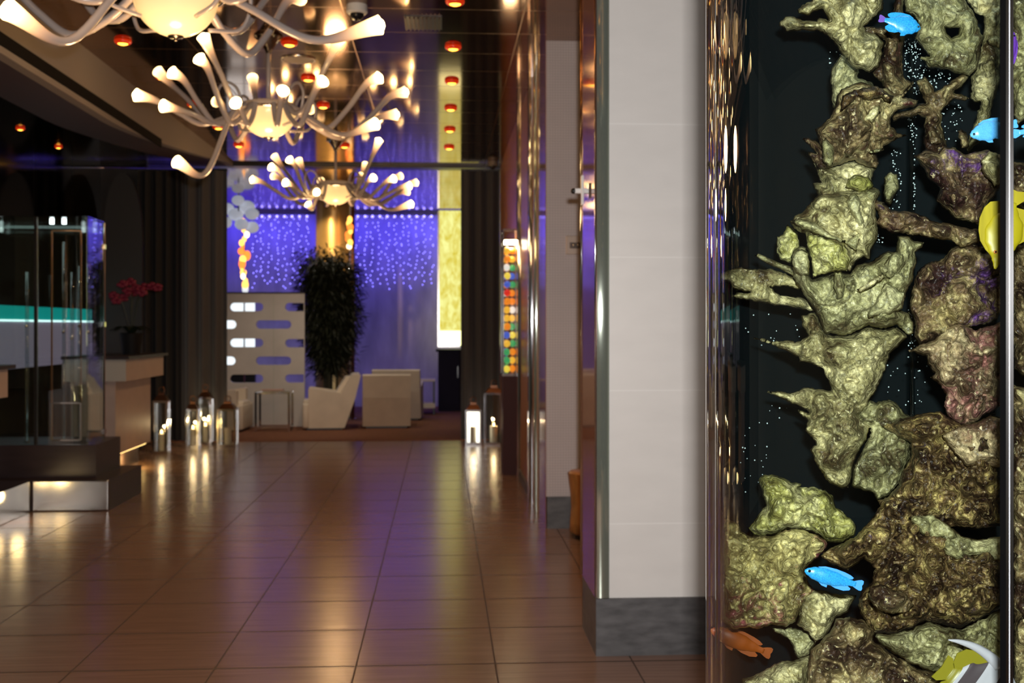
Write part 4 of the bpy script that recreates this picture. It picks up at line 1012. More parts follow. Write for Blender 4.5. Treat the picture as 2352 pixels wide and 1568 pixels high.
Q = {1: 0, 2: 400, 3: 800, 4: 1168}
def rock(q, pts, d, mat, label, thick=.075, wid=70, rough=1.0, step=4.2, jit=3.2, holes=(), cat='rock', seed=None):
    "a boulder with the given outline at distance d: rounded on both sides, furrowed by noise"
    f = 2352 / 752; wid = max(12, wid * .7)
    conv = lambda L: [(1600 + x / f, Q[q] + y / f) for x, y in L]
    sd = seed if seed is not None else len(bpy.data.objects) * .37
    loops = [resample(conv(pts), step, jit, sd)] + [resample(conv(h), step, 1, sd) for h in holes]
    V, Es = [], []
    for L in loops:
        o = len(V); V += [Vector(p) for p in L]; Es += [(o + i, o + (i + 1) % len(L)) for i in range(len(L))]
    nb = len(V)
    xs = [p[0] for p in loops[0]]; ys = [p[1] for p in loops[0]]
    y = min(ys); r = 0
    while y < max(ys):
        x = min(xs) + (step / 2 if r % 2 else 0)
        while x < max(xs):
            p = (x + random.uniform(-1, 1), y + random.uniform(-1, 1))
            if inside(p, loops[0]) and not any(inside(p, h) for h in loops[1:]) and dist_loops(p, loops) > step * .55: V.append(Vector(p))
            x += step
        y += step * .866; r += 1
    res = delaunay_2d_cdt([Vector((v.x, v.y)) for v in V], Es, [], 0, 1e-4)
    VV, FF = res[0], res[2]
    F = []
    for fc in FF:
        c = sum((VV[i] for i in fc), Vector((0, 0))) / len(fc)
        if inside(c, loops[0]) and not any(inside(c, h) for h in loops[1:]): F.append(list(fc))
    mb = MB(); front, back = [], []
    k = d / FPX
    for i, v in enumerate(VV):
        D = dist_loops(v, loops); D = 0 if D < .8 else D
        t = min(1, D / wid); prof = math.sqrt(max(0, 1 - (1 - t) ** 2))
        nz = noise.fractal(Vector((v.x * .012, v.y * .012, sd)), 1.0, 2.1, 3)
        rg = abs(noise.noise(Vector((v.x * .028, v.y * .028, sd + 4))))
        fi = noise.noise(Vector((v.x * .085, v.y * .085, sd + 7)))
        fade = min(1, D / 14)
        p3 = Vector((v.x, v.y, sd * 40))
        wob = Vector((noise.noise(p3 * .02), noise.noise(p3 * .02 + Vector((5, 5, 5))), 0)) * 14
        q3 = p3 + wob
        rid = 1 - abs(noise.noise(q3 * .017)) * 2.2                      # crests
        crk = max(0, 1 - abs(noise.noise(q3 * .011 + Vector((9, 3, 1)))) / .07)   # narrow furrows
        mid = noise.noise(q3 * .045); fine = noise.noise(q3 * .11); pit = max(0, noise.noise(q3 * .075) - .25)
        hgt = thick * (prof * (.80 + .38 * nz * rough)) + fade * rough * (.022 * rid * abs(rid) * .8 - .022 * crk + .014 * mid + .0095 * fine - .022 * pit)
        sidej = .012 * noise.noise(Vector((v.x * .03, v.y * .03, sd + 2)))
        front.append(dep(v.x, v.y, d + sidej - max(0, hgt)))
        back.append(dep(v.x, v.y, d + sidej + thick * prof * .4) if D > 0 else None)
    lim = TR - .028
    def keep(p):
        h = Vector((p.x - TC.x, p.y - TC.y)); return p if h.length < lim else Vector((TC.x + h.x / h.length * lim, TC.y + h.y / h.length * lim, p.z))
    front = [keep(p) for p in front]; back = [p and keep(p) for p in back]
    idx = {}; mb.v = list(front)
    for i, bpt in enumerate(back):
        if bpt is None: idx[i] = i
        else: idx[i] = len(mb.v); mb.v.append(bpt)
    mb.f = F + [[idx[i] for i in fc[::-1]] for fc in F]; mb.mi = [0] * len(mb.f)
    return link('live_rock', mb, RK[mat], label=label, cat=cat, group='live rock in the aquarium', smooth=True)

rock(1, [(840,-60),(830,5),(760,28),(727,70),(732,102),(800,108),(850,80),(900,70),(930,110),(945,140),(880,130),(860,155),(760,140),(690,112),(640,125),(600,165),(598,185),(640,222),(720,218),(800,222),(860,215),(930,250),(985,300),(1030,370),(1075,420),(1080,440),(1150,490),(1240,520),(1310,480),(1330,400),(1345,300),(1290,240),(1215,230),(1225,205),(1200,190),(1260,140),(1330,80),(1350,20),(1330,-60)],
     2.16, 'cream', 'cream olive rock at the top with two blunt lobes reaching into the dark water', .085, 60)
rock(1, [(1040,395),(1070,420),(1090,450),(1160,490),(1170,520),(1160,560),(1200,570),(1260,590),(1300,640),(1150,720),(1010,790),(975,775),(965,600),(965,490),(1000,450)],
     2.27, 'olive', 'flat olive rock edge showing below the two-lobed cream rock', .05, 40)
rock(1, [(1190,205),(1215,190),(1390,190),(1400,110),(1415,60),(1425,-60),(1490,-60),(1482,70),(1500,150),(1505,210),(1490,290),(1480,420),(1490,560),(1540,590),(1562,585),(1550,612),(1480,680),(1420,700),(1360,640),(1300,560),(1250,520),(1310,480),(1335,400),(1350,290),(1280,255),(1200,238)],
     2.20, 'brown', 'brown T-shaped rock pillar under the purple-tailed blue fish', .055, 40)
rock(1, [(1480,-60),(1500,80),(1560,110),(1600,180),(1590,230),(1560,270),(1600,320),(1650,380),(1670,400),(1610,400),(1600,420),(1640,450),(1660,490),(1800,500),(1890,540),(1960,545),(2010,500),(2035,400),(2055,270),(2035,200),(1995,100),(1945,30),(1900,-60)],
     2.25, 'olive', 'broad olive rock slab with a dark hole through it, top of the tank', .06, 60, .8, holes=[[(1788,200),(1820,205),(1885,203),(1878,245),(1832,272),(1800,240)]])
rock(1, [(1925,-60),(1950,20),(2000,85),(2062,122),(2068,200),(2052,285),(2035,400),(2010,500),(1965,560),(1972,640),(1962,700),(2010,742),(2040,735),(2025,800),(1990,900),(1930,1050),(1950,1095),(2050,1010),(2095,880),(2125,780),(2165,640),(2178,560),(2190,300),(2190,-60)],
     2.31, 'cream', 'tall pale rock trunk running down beside the black seam, top of the tank', .05, 50)
rock(1, [(1400,830),(1480,800),(1560,780),(1600,740),(1640,740),(1610,680),(1580,590),(1640,545),(1680,600),(1710,660),(1760,640),(1830,580),(1920,530),(1955,545),(1920,600),(1850,660),(1900,670),(1960,705),(1930,725),(1850,720),(1790,760),(1760,800),(1760,900),(1790,1000),(1810,1080),(1720,1120),(1640,1090),(1630,980),(1640,850),(1590,825),(1480,850),(1410,875)],
     2.24, 'brown', 'brown branching rock shaped like a Y beside the air bubbles', .05, 32)
rock(1, [(1010,690),(1040,640),(1130,600),(1200,590),(1250,610),(1300,640),(1360,630),(1420,690),(1500,660),(1560,590),(1550,620),(1480,700),(1600,720),(1560,770),(1450,790),(1400,830),(1390,900),(1440,950),(1510,970),(1440,1000),(1340,1050),(1345,1075),(1290,1100),(1310,1170),(1290,1210),(1200,1190),(1120,1150),(1040,1180),(920,1215),(870,1210),(820,1140),(800,1095),(860,1100),(840,1070),(755,1000),(770,985),(850,1010),(890,1040),(870,980),(850,930),(900,900),(960,830),(1000,760)],
     2.14, 'brown', 'spiky brown rock with thorn-like tips, below the two-lobed cream rock', .085, 55, 1.5)
rock(1, [(900,1010),(930,980),(985,1060),(990,1180),(940,1195),(905,1160)], 2.06, 'olive', 'small upright finger of rock on the face of the spiky brown rock', .04, 14, .4)
rock(1, [(1180,860),(1260,770),(1315,755),(1320,810),(1260,880),(1240,865),(1200,880)], 2.07, 'cream', 'small pale flake of rock on the spiky brown rock', .03, 14, .4)
rock(2, [(830,-95),(1000,-60),(1130,-100),(1290,-50),(1270,0),(1255,90),(1310,110),(1320,150),(1230,190),(1000,200),(830,200),(865,150),(835,65),(885,55),(870,0)],
     2.19, 'cream', 'cream rock block below the spiky brown rock', .08, 55)
rock(2, [(870,150),(1000,120),(1230,100),(1300,110),(1322,150),(1290,190),(1290,300),(1310,400),(1290,480),(1260,560),(1250,620),(1200,600),(1140,640),(1100,700),(1000,700),(850,720),(830,650),(800,540),(780,430),(720,410),(670,340),(690,325),(720,290),(770,265),(830,190)],
     2.13, 'cream', 'large cream olive rock with a pointed left shoulder, middle of the pile', .085, 60, 1.2)
rock(2, [(1078,200),(1095,150),(1135,135),(1165,160),(1180,250),(1205,350),(1195,410),(1150,350),(1095,260)], 2.04, 'olive', 'smooth olive finger of rock lying against the pointed cream rock', .03, 18, .4)
rock(2, [(675,330),(760,320),(860,350),(960,430),(1080,480),(1190,400),(1150,560),(1080,500),(960,470),(830,420),(740,380)], 2.05, 'olive', 'flat olive ledge running across the pointed cream rock', .03, 24, .7)
rock(2, [(650,360),(690,390),(730,430),(740,520),(700,560),(690,660),(600,620),(570,560),(580,450),(620,430)],
     2.26, 'yellow', 'short pale rock stump behind the pile on the dark side', .045, 26)
rock(2, [(415,585),(440,565),(520,600),(600,640),(680,660),(760,700),(770,770),(700,735),(600,680),(500,640)], 2.17, 'olive', 'thin olive spike pointing left above the long forked branch', .022, 14, .5, jit=1.2)
rock(2, [(82,718),(180,705),(280,670),(420,680),(530,680),(700,740),(770,790),(740,830),(640,800),(530,810),(560,850),(640,880),(740,880),(800,910),(870,990),(760,970),(600,945),(470,920),(330,900),(250,880),(290,850),(380,850),(270,820),(240,780),(82,755)],
     2.20, 'cream', 'long forked cream branch of rock reaching the left wall of the tank', .04, 28, .8)
rock(2, [(800,700),(830,760),(880,740),(1000,700),(1100,710),(1150,650),(1260,620),(1380,545),(1430,560),(1440,480),(1440,440),(1530,450),(1560,480),(1640,490),(1620,530),(1570,560),(1580,640),(1550,760),(1510,830),(1480,900),(1450,970),(1530,990),(1560,1060),(1560,1140),(1520,1160),(1440,1080),(1330,1110),(1240,1090),(1060,1160),(1020,1150),(920,1140),(890,1060),(850,970),(790,900),(750,820),(700,740),(690,560),(740,520),(790,530)],
     2.12, 'olive', 'broad olive rock fanning out at the middle of the pile, beside the yellow fish', .085, 65, 1.25)
rock(2, [(1345,790),(1370,780),(1450,830),(1500,850),(1480,960),(1400,1000),(1240,1030),(1230,1000),(1290,900)], 2.03, 'olive', 'long olive plate of rock leaning on the broad fanned rock', .03, 30, .6)
rock(2, [(690,570),(730,540),(800,560),(815,640),(810,720),(760,740),(720,710),(690,650)], 2.05, 'olive', 'rounded olive knob of rock at the left of the broad fanned rock', .035, 26, .6)
rock(2, [(800,430),(900,450),(1040,490),(1090,540),(1110,620),(1080,700),(1000,690),(900,720),(840,740),(820,600),(790,520)], 2.055, 'yellow', 'pale yellow-green boulder with a grey dimple, left of the fanned rock', .045, 45, 1.1)
rock(2, [(750,1015),(860,985),(900,1080),(930,1145),(1020,1160),(1060,1170),(1240,1095),(1340,1115),(1440,1090),(1520,1170),(1440,1240),(1390,1291),(1370,1351),(1340,1441),(1270,1581),(1230,1651),(1160,1731),(1240,1811),(1225,1891),(1180,1971),(1130,2081),(1110,2201),(1090,2251),(1050,2256),(960,2221),(890,2131),(850,2061),(815,1971),(860,1941),(830,1891),(780,1841),(800,1771),(725,1701),(730,1686),(800,1711),(790,1691),(650,1631),(500,1566),(510,1551),(690,1571),(760,1541),(830,1526),(850,1546),(960,1551),(970,1531),(930,1441),(900,1391),(830,1361),(740,1346),(730,1311),(640,1271),(560,1230),(410,1182),(415,1172),(560,1200),(650,1195),(750,1200),(800,1160),(760,1090)],
     2.16, 'cream', 'long cream rock tapering to a blunt foot, with two spikes on its left', .085, 60, 1.2)
rock(2, [(1265,200),(1300,180),(1350,200),(1400,260),(1480,270),(1560,265),(1620,300),(1700,340),(1800,350),(1900,380),(2020,400),(2060,440),(2050,490),(1960,510),(1900,530),(1830,480),(1700,460),(1600,440),(1530,440),(1500,420),(1400,420),(1330,390),(1270,345),(1310,310),(1290,260)],
     2.12, 'purple', 'purple brown branch of rock pointing at the yellow fish', .05, 32, 1.2)
rock(1, [(1560,1120),(1640,1075),(1740,1100),(1780,1050),(1860,1060),(1930,1110),(2000,1090),(2100,1080),(2190,1110),(2195,1330),(2090,1480),(2050,1560),(2035,1620),(1940,1590),(1870,1580),(1800,1520),(1725,1450),(1745,1350),(1660,1275),(1630,1210)],
     2.18, 'purple', 'purple brown rock with ragged ledges above the yellow fish', .075, 55, 1.4)
rock(2, [(1340,20),(1390,-10),(1440,0),(1465,100),(1420,160),(1400,230),(1350,200),(1340,120)], 2.30, 'olive', 'small olive rock standing at the back among the air bubbles', .03, 24, .7)
rock(1, [(1870,940),(1900,925),(1945,960),(1960,1050),(1910,1060),(1880,1000)], 2.28, 'brown', 'small brown stub of rock below the blue fish at the seam', .03, 20, .6)
rock(2, [(1580,700),(1640,650),(1780,600),(1830,530),(1900,500),(2040,480),(2195,540),(2200,760),(2200,1000),(2120,1070),(1990,1100),(1850,1120),(1780,1180),(1700,1200),(1600,1230),(1560,1150),(1570,1050),(1530,980),(1540,830)],
     2.17, 'purple', 'big purple brown boulder beneath the yellow fish', .09, 70, 1.5)
rock(2, [(1780,1100),(1900,1060),(2000,1120),(2130,1080),(2200,1050),(2200,1251),(2195,1660),(2100,1720),(1990,1790),(1890,1805),(1800,1740),(1780,1650),(1790,1580),(1750,1510),(1680,1460),(1710,1430),(1660,1360),(1650,1310),(1520,1270),(1600,1220),(1700,1190)],
     2.13, 'pink', 'pinkish rough boulder beside the seam, halfway down the tank', .09, 70, 1.4)
rock(3, [(1160,480),(1240,365),(1290,385),(1380,360),(1430,390),(1480,450),(1550,490),(1560,560),(1550,700),(1530,800),(1480,900),(1440,990),(1380,1060),(1300,1095),(1260,1040),(1190,1020),(1120,990),(1110,920),(1130,830),(1190,720),(1240,620),(1250,570),(1130,550)],
     2.17, 'olive', 'rounded olive boulder touching the foot of the long cream rock', .085, 60, 1.1)
rock(3, [(1330,560),(1440,510),(1600,470),(1750,450),(1800,490),(1900,550),(2000,530),(2110,480),(2200,500),(2200,870),(2205,1271),(2000,1300),(1700,1270),(1500,1310),(1290,1265),(1240,1245),(1320,1130),(1300,1090),(1380,1060),(1450,980),(1480,880),(1540,780),(1540,680)],
     2.10, 'crust', 'large dark crusted boulder with brown and purple growths, right of the rounded one', .10, 80, 1.7)
rock(3, [(1760,620),(1880,560),(2000,540),(2110,500),(2200,500),(2200,860),(2060,830),(1940,850),(1860,760)], 2.02, 'pink', 'smooth pinkish patch of rock on the dark crusted boulder by the seam', .04, 55, .7)
rock(3, [(440,950),(480,910),(540,900),(620,930),(680,955),(750,970),(730,1000),(830,990),(920,1020),(980,1060),(1000,1140),(1050,1180),(1110,1220),(1150,1270),(1130,1350),(1040,1395),(950,1400),(880,1345),(760,1300),(640,1305),(560,1345),(400,1350),(370,1290),(430,1210),(490,1130),(470,1030)],
     2.21, 'yellow', 'yellow-green rock with a notched top, left of the pile', .085, 60, 1.3)
rock(4, [(78,-10),(200,60),(300,110),(320,160),(400,200),(560,190),(640,150),(760,150),(880,190),(950,250),(890,340),(810,400),(780,440),(800,520),(840,580),(820,640),(740,740),(720,800),(640,850),(540,830),(460,860),(270,860),(150,790),(90,700),(76,400)],
     2.14, 'maroon', 'maroon patched boulder against the left wall of the tank, left of the blue fish', .08, 75, 1.3)
rock(4, [(740,600),(840,580),(1000,610),(1150,620),(1085,740),(985,790),(960,870),(900,930),(850,960),(800,880),(720,830),(730,740)],
     2.15, 'cream', 'cream rock directly below the blue fish near the bottom', .07, 50, 1.2)
rock(4, [(1130,210),(1240,90),(1300,20),(1500,60),(1700,50),(1800,110),(1900,190),(2020,225),(2170,205),(2205,230),(2205,700),(2100,760),(1900,860),(1760,830),(1640,800),(1550,860),(1400,900),(1270,890),(1210,800),(1160,690),(1180,600),(1260,520),(1280,430),(1200,350),(1090,440),(960,400),(880,340),(980,270)],
     2.08, 'crust', 'biggest dark crusted boulder, right of the blue fish near the bottom', .11, 85, 1.8)
rock(4, [(1520,60),(1690,45),(1800,110),(1900,190),(2000,225),(2195,200),(2205,360),(2100,370),(2000,340),(1880,370),(1800,330),(1740,240),(1620,190),(1560,120)],
     1.99, 'olive', 'smooth grey olive slab wedged between the two dark crusted boulders', .035, 45, .6)
rock(4, [(510,835),(640,850),(800,870),(860,960),(810,1050),(730,1072),(690,1010),(650,920),(560,880)], 2.24, 'olive', 'small olive rock hanging over the orange fish', .045, 36)
rock(4, [(1000,790),(1100,775),(1200,800),(1280,890),(1270,940),(1400,1040),(1600,1150),(1740,1180),(1820,1251),(1820,1420),(780,1420),(800,1150),(820,1010),(880,960),(960,890)],
     2.04, 'brown', 'brown topped boulder at the bottom, left of the striped fish', .09, 70, 1.4)
rock(4, [(1280,900),(1400,900),(1550,860),(1650,810),(1760,840),(1900,870),(2100,770),(2205,710),(2205,1420),(1800,1420),(1740,1180),(1600,1140),(1420,1040),(1290,950)],
     2.03, 'olive', 'pale olive boulder behind the black and white striped fish', .08, 70, 1.1)
rock(4, [(330,1220),(400,1200),(500,1150),(560,1110),(700,1085),(810,1050),(830,1120),(820,1420),(280,1420)], 2.18, 'cream', 'cream rock at the bottom, under the orange fish', .08, 60, 1.2)
rock(1, [(2262,-60),(2300,-60),(2420,-60),(2470,400),(2440,800),(2300,900),(2258,600)], 2.10, 'olive', 'pale rock glimpsed beyond the seam at the upper right edge', .06, 50)
rock(2, [(2270,-100),(2420,-60),(2480,600),(2440,1500),(2280,1400),(2262,700)], 2.16, 'brown', 'brown rock glimpsed beyond the seam, beside the yellow fish', .07, 50, 1.2)
rock(3, [(2270,260),(2420,300),(2480,1000),(2470,2100),(2420,2560),(2280,2560),(2262,1000)], 2.05, 'brown', 'dark rock glimpsed beyond the seam at the lower right edge', .07, 50, 1.2)

rock(1, [(1030,800),(1035,740),(1050,690),(1130,640),(1260,615),(1340,640),(1420,690),(1390,740),(1330,700),(1250,720),(1150,705),(1100,760)], 2.045, 'crust', 'dark brown cap along the top of the spiky brown rock', .03, 34, .9)
rock(1, [(1240,1095),(1290,1070),(1345,1058),(1345,1080),(1300,1098)], 2.05, 'cream', 'tiny pale tip of rock under the spiky brown rock', .014, 14, .3)
rock(1, [(1060,1090),(1130,1010),(1200,960),(1260,930),(1240,1000),(1160,1060),(1100,1120)], 2.035, 'brown', 'slanting brown flake across the middle of the spiky brown rock', .022, 22, .6)
rock(2, [(985,705),(1045,700),(1065,790),(1050,870),(1015,900),(985,800)], 2.02, 'olive', 'short upright olive finger in front of the broad fanned rock', .028, 22, .4)
rock(2, [(1150,830),(1240,770),(1335,710),(1350,745),(1270,800),(1180,845)], 2.015, 'cream', 'small slanting pale finger of rock on the broad fanned rock', .02, 18, .4)
rock(2, [(1370,590),(1430,555),(1480,575),(1500,640),(1450,720),(1380,760),(1340,700)], 2.03, 'olive', 'oval olive plate at the upper right of the broad fanned rock', .03, 30, .6)
rock(1, [(2045,1150),(2100,1090),(2170,1110),(2185,1200),(2180,1330),(2140,1340),(2080,1270),(2050,1210)], 2.085, 'cream', 'oval pale flake of rock by the seam above the yellow fish', .03, 34, .6)
rock(1, [(2080,295),(2110,265),(2150,258),(2180,275),(2180,345),(2130,330),(2095,322)], 2.25, 'cream', 'small rounded knob on the tall pale rock trunk', .03, 24, .5)
rock(2, [(1085,30),(1150,0),(1240,20),(1270,80),(1230,130),(1130,120),(1070,90)], 2.10, 'yellow', 'rounded yellowish knob on the cream rock block', .03, 30, .7)
rock(4, [(1240,560),(1330,540),(1420,580),(1500,600),(1560,690),(1520,740),(1400,760),(1290,720),(1230,640)], 1.955, 'brown', 'rusty brown growth on the biggest dark crusted boulder', .03, 40, 1.5)

# ------------------------------------------------------------------ fish
def fish(name, px, py, d, L, ang, label, cat, prof, mats, fins, eye=(.12, .25), yaw=0., flip=1, group=None, wd=.16, stripes=None):
    """prof = (s, top, bottom) along the body in body lengths, nose at s=0 pointing to local -X; ang turns it in the view;
    fins = (name, outline in (s, z) body lengths, material)"""
    c = dep(px, py, d)
    fw = Vector((SA, CA, 0)); rt = Vector((CA, -SA, 0)); up = Vector((0, 0, 1))
    B = Matrix((rt, fw, up)).transposed().to_4x4()
    M = Matrix.Translation(c) @ B @ Matrix.Rotation(ang, 4, 'Y') @ Matrix.Rotation(yaw, 4, 'Z') @ Matrix.Scale(L, 4)
    if flip < 0: M = M @ Matrix.Scale(-1, 4, (1, 0, 0))
    t = thing(name, c, label, cat, group)
    n, sg = (34, 18) if not stripes else (120, 48)
    def ev(s):
        for i in range(len(prof) - 1):
            a, b = prof[i], prof[i + 1]
            if s <= b[0]:
                k = (s - a[0]) / (b[0] - a[0]); k = k * k * (3 - 2 * k); return a[1] + (b[1] - a[1]) * k, a[2] + (b[2] - a[2]) * k
        return prof[-1][1:]
    mb = MB(M); vs, fs = [], []
    s1 = prof[-1][0]
    for i in range(n):
        s = s1 * (i / (n - 1)) ** 1.15; tp, bt = ev(s); mid, hh = (tp + bt) / 2, (tp - bt) / 2
        w = min(wd * .5, hh * .55) * (1 - .55 * max(0, s / s1 - .45) / .55)
        for k in range(sg):
            a = 2 * PI * k / sg; vs.append((s - .5, w * math.sin(a) , mid + hh * math.cos(a)))
    for i in range(n - 1):
        for k in range(sg): fs.append((i * sg + k, i * sg + (k + 1) % sg, (i + 1) * sg + (k + 1) % sg, (i + 1) * sg + k))
    fs += [list(range(sg)), [(n - 1) * sg + k for k in range(sg)][::-1]]
    mb.add(vs, fs)
    if stripes:
        for j, f in enumerate(mb.f): mb.mi[j] = stripes(sum(vs[i][0] + .5 for i in f) / len(f), sum(vs[i][2] for i in f) / len(f))
    body = link('body', mb, mats, t, smooth=True)
    for nm, pts, m in fins:
        mb = MB(M); mb.prism([(s - .5, z) for s, z in pts], -.006, .006, 'Y'); link(nm, mb, m, t)
    tp, bt = ev(eye[0]); mid, hh = (tp + bt) / 2, (tp - bt) / 2
    w = min(wd * .5, hh * .55)
    for s_ in (-1, 1):
        mb = MB(M); mb.ball((eye[0] - .5, s_ * w * .93, mid + hh * eye[1]), .026, 12, 8, sc=(1, .5, 1)); e = link('eye', mb, eye[2] if len(eye) > 2 else m_eyeb, t, smooth=True)
        mb = MB(M); mb.ball((eye[0] - .5, s_ * (w * .93 + .010), mid + hh * eye[1]), .014, 10, 8, sc=(1, .5, 1)); link('pupil', mb, m_eyeb, e, smooth=True)
    return t
m_eyeb = pbr('fish_eye_black', (.004, .004, .006), .1)
m_eyeo = pbr('fish_eye_orange', (.55, .16, .02), .2)
def scaly(name, col, line, sc=55, rough=.35):
    m, nt, out = new_mat(name); b = N(nt, 'ShaderNodeBsdfPrincipled'); b.inputs['Roughness'].default_value = rough
    tc = N(nt, 'ShaderNodeTexCoord'); mp = N(nt, 'ShaderNodeMapping'); mp.inputs['Scale'].default_value = (sc * 5, sc * .5, sc * 5)
    nt.links.new(tc.outputs['Object'], mp.inputs[0]); v = N(nt, 'ShaderNodeTexVoronoi'); v.feature = 'DISTANCE_TO_EDGE'; v.inputs['Scale'].default_value = 1.0; nt.links.new(mp.outputs[0], v.inputs['Vector'])
    r = N(nt, 'ShaderNodeValToRGB'); e = r.color_ramp.elements; e[0].position = 0; e[0].color = c4(line); e[1].position = .16; e[1].color = c4(col); nt.links.new(v.outputs['Distance'], r.inputs[0])
    nt.links.new(r.outputs[0], b.inputs['Base Color']); nt.links.new(b.outputs[0], out.inputs[0]); return m
m_blue = scaly('electric_blue_scales', (.022, .28, .60), (.012, .17, .44), 62)
m_blue2 = scaly('pale_blue_scales', (.085, .34, .66), (.06, .27, .60), 62)
m_bluefin = pbr('blue_fin', (.05, .25, .75), .4)
m_purpfin = pbr('purple_fin', (.13, .06, .32), .4)
DAM = [(0, .02, -.02), (.05, .065, -.06), (.16, .11, -.105), (.33, .13, -.135), (.52, .118, -.128), (.68, .08, -.085), (.80, .05, -.05), (.88, .045, -.045)]
def damfins(tail, dors=None, hi=.13):
    f = [('tail_fin', [(.84, .045), (.90, .075), (.96, .095), (.995, .085), (1.0, .04), (.985, 0), (1.0, -.045), (.99, -.08), (.95, -.085), (.90, -.07), (.84, -.045)], tail),
         ('dorsal_fin', [(.20, hi * .95), (.32, hi * 1.22), (.50, hi * 1.25), (.66, hi * 1.12), (.76, hi * .95), (.82, hi * .72), (.80, hi * .5), (.70, hi * .35), (.45, hi * .5)], dors or m_bluefin),
         ('anal_fin', [(.45, -hi * .9), (.56, -hi * 1.15), (.70, -hi * 1.2), (.80, -hi * .95), (.81, -hi * .7), (.74, -hi * .4), (.6, -hi * .5)], dors or m_bluefin),
         ('pelvic_fin', [(.26, -hi * .9), (.33, -hi * 1.25), (.42, -hi * 1.35), (.42, -hi * 1.0), (.36, -hi * .7)], dors or m_bluefin)]
    return f
pxm = lambda n, d: n / FPX * d
fish('blue_fish', 1915, 1328, 1.90, pxm(138, 1.90), math.radians(15), 'electric blue fish swimming left over the cream rock near the bottom', 'fish', DAM, m_blue, damfins(m_bluefin), eye=(.07, .25), group='blue fish')
fish('blue_fish', 2066, 54, 1.98, pxm(98, 1.98), math.radians(14), 'electric blue fish with a purple tail facing right at the top of the tank', 'fish',
     [(0, .03, -.03), (.06, .10, -.10), (.18, .18, -.18), (.36, .225, -.23), (.52, .19, -.19), (.68, .11, -.11), (.80, .06, -.06), (.86, .05, -.05)], m_blue, damfins(m_purpfin, m_blue, .205), eye=(.07, .15), flip=-1, group='blue fish')
fish('blue_fish', 2283, 297, 1.86, pxm(112, 1.86), math.radians(-14), 'pale blue fish facing left with its tail at the seam', 'fish',
     [(0, .03, -.03), (.06, .09, -.09), (.18, .16, -.16), (.36, .205, -.21), (.52, .18, -.18), (.68, .10, -.10), (.80, .055, -.055), (.86, .05, -.05)], m_blue2, damfins(m_blue2, m_blue2, .19), eye=(.06, .0), group='blue fish')
fish('blue_fish', 2384, 297, 1.84, pxm(118, 1.84), math.radians(170), 'pale blue fish added beyond the seam as refracted image of its neighbour', 'fish', DAM, m_blue2, damfins(m_blue2, m_blue2), group='blue fish')  # extra fish added for the image refracted through the seam
m_yel = pbr('lemon_yellow_skin', (.30, .235, .004), .45, var=.06, vscale=20)
m_yelfin = pbr('yellow_fin', (.27, .205, .004), .45, var=.2, vscale=90, stretch=(1, 1, .1))
TANG = [(0, .015, -.015), (.05, .04, -.035), (.13, .085, -.06), (.22, .17, -.12), (.34, .255, -.20), (.50, .29, -.25), (.68, .24, -.22), (.82, .12, -.11), (.92, .05, -.05), (.96, .045, -.045)]
fish('yellow_fish', 2308, 538, 1.84, pxm(165, 1.84), math.radians(-74), 'lemon yellow fish with a long snout diving head down at the seam', 'fish', TANG, m_yel,
     [('dorsal_fin', [(.15, .08), (.22, .20), (.32, .305), (.46, .37), (.62, .40), (.78, .38), (.88, .32), (.92, .22), (.90, .05), (.6, .15), (.3, .1)], m_yelfin), ('anal_fin', [(.36, -.16), (.50, -.31), (.68, -.36), (.84, -.34), (.90, -.22), (.90, -.05), (.6, -.1)], m_yelfin),
      ('tail_fin', [(.93, .05), (1.08, .19), (1.16, .20), (1.12, 0), (1.16, -.20), (1.08, -.19), (.93, -.05)], m_yelfin), ('pectoral_fin', [(.30, -.02), (.42, .03), (.46, -.04), (.40, -.08)], m_yelfin)], eye=(.215, .42, m_eyeo), wd=.15)
m_or = pbr('orange_skin', (.21, .042, .0015), .4, var=.2, vscale=30)
fish('orange_fish', 1702, 1474, 2.24, pxm(150, 2.24), math.radians(22), 'orange fish with a pointed tail under the rocks at the left wall of the tank', 'fish', DAM, m_or,
     damfins(m_or, m_or), wd=.15)
m_wht = pbr('pearl_white_skin', (.33, .315, .34), .35); m_blk = pbr('charcoal_band', (.045, .032, .036), .4); m_ylw = pbr('mustard_yellow_fin', (.17, .145, .006), .4)
BAN = [(0, .015, -.015), (.07, .05, -.05), (.16, .18, -.15), (.30, .33, -.28), (.48, .40, -.36), (.64, .37, -.34), (.80, .24, -.24), (.90, .10, -.10), (.94, .07, -.07)]
def bands(s, z):
    q = s
    return 2 if q > .87 else 1 if .10 < q < .22 or .40 < q < .53 or .69 < q < .835 else 0
t = fish('striped_fish', 2258, 1606, 1.87, pxm(225, 1.87), math.radians(38), 'black and white striped fish with a yellow tail and a long white fin streamer', 'fish', BAN, [m_wht, m_blk, m_ylw], 
     [('tail_fin', [(.91, .06), (1.0, .14), (1.06, .14), (1.04, 0), (1.06, -.14), (1.0, -.14), (.91, -.06)], m_ylw), ('dorsal_fin', [(.66, .34), (.74, .37), (.84, .36), (.95, .30), (1.0, .21), (.97, .10), (.90, .04), (.78, .2)], m_ylw),
      ('anal_fin', [(.64, -.32), (.74, -.40), (.86, -.38), (.96, -.26), (.95, -.12), (.90, -.05), (.78, -.2)], m_ylw)], eye=(.16, .2), wd=.15, stripes=bands, flip=-1)
pts = [dep(2292, 1528, 1.87), dep(2272, 1507, 1.87), dep(2240, 1486, 1.87), dep(2206, 1474, 1.87), dep(2178, 1469, 1.87)]
pp = smooth_path(pts, 6); mb = MB(); mb.tube(pp, [.0105 * (1 - i / (len(pp) - 1)) ** .8 + .0008 for i in range(len(pp))], 8); link('fin_streamer', mb, m_wht, t, smooth=True)
m_pur = pbr('violet_skin', (.11, .03, .30), .4)
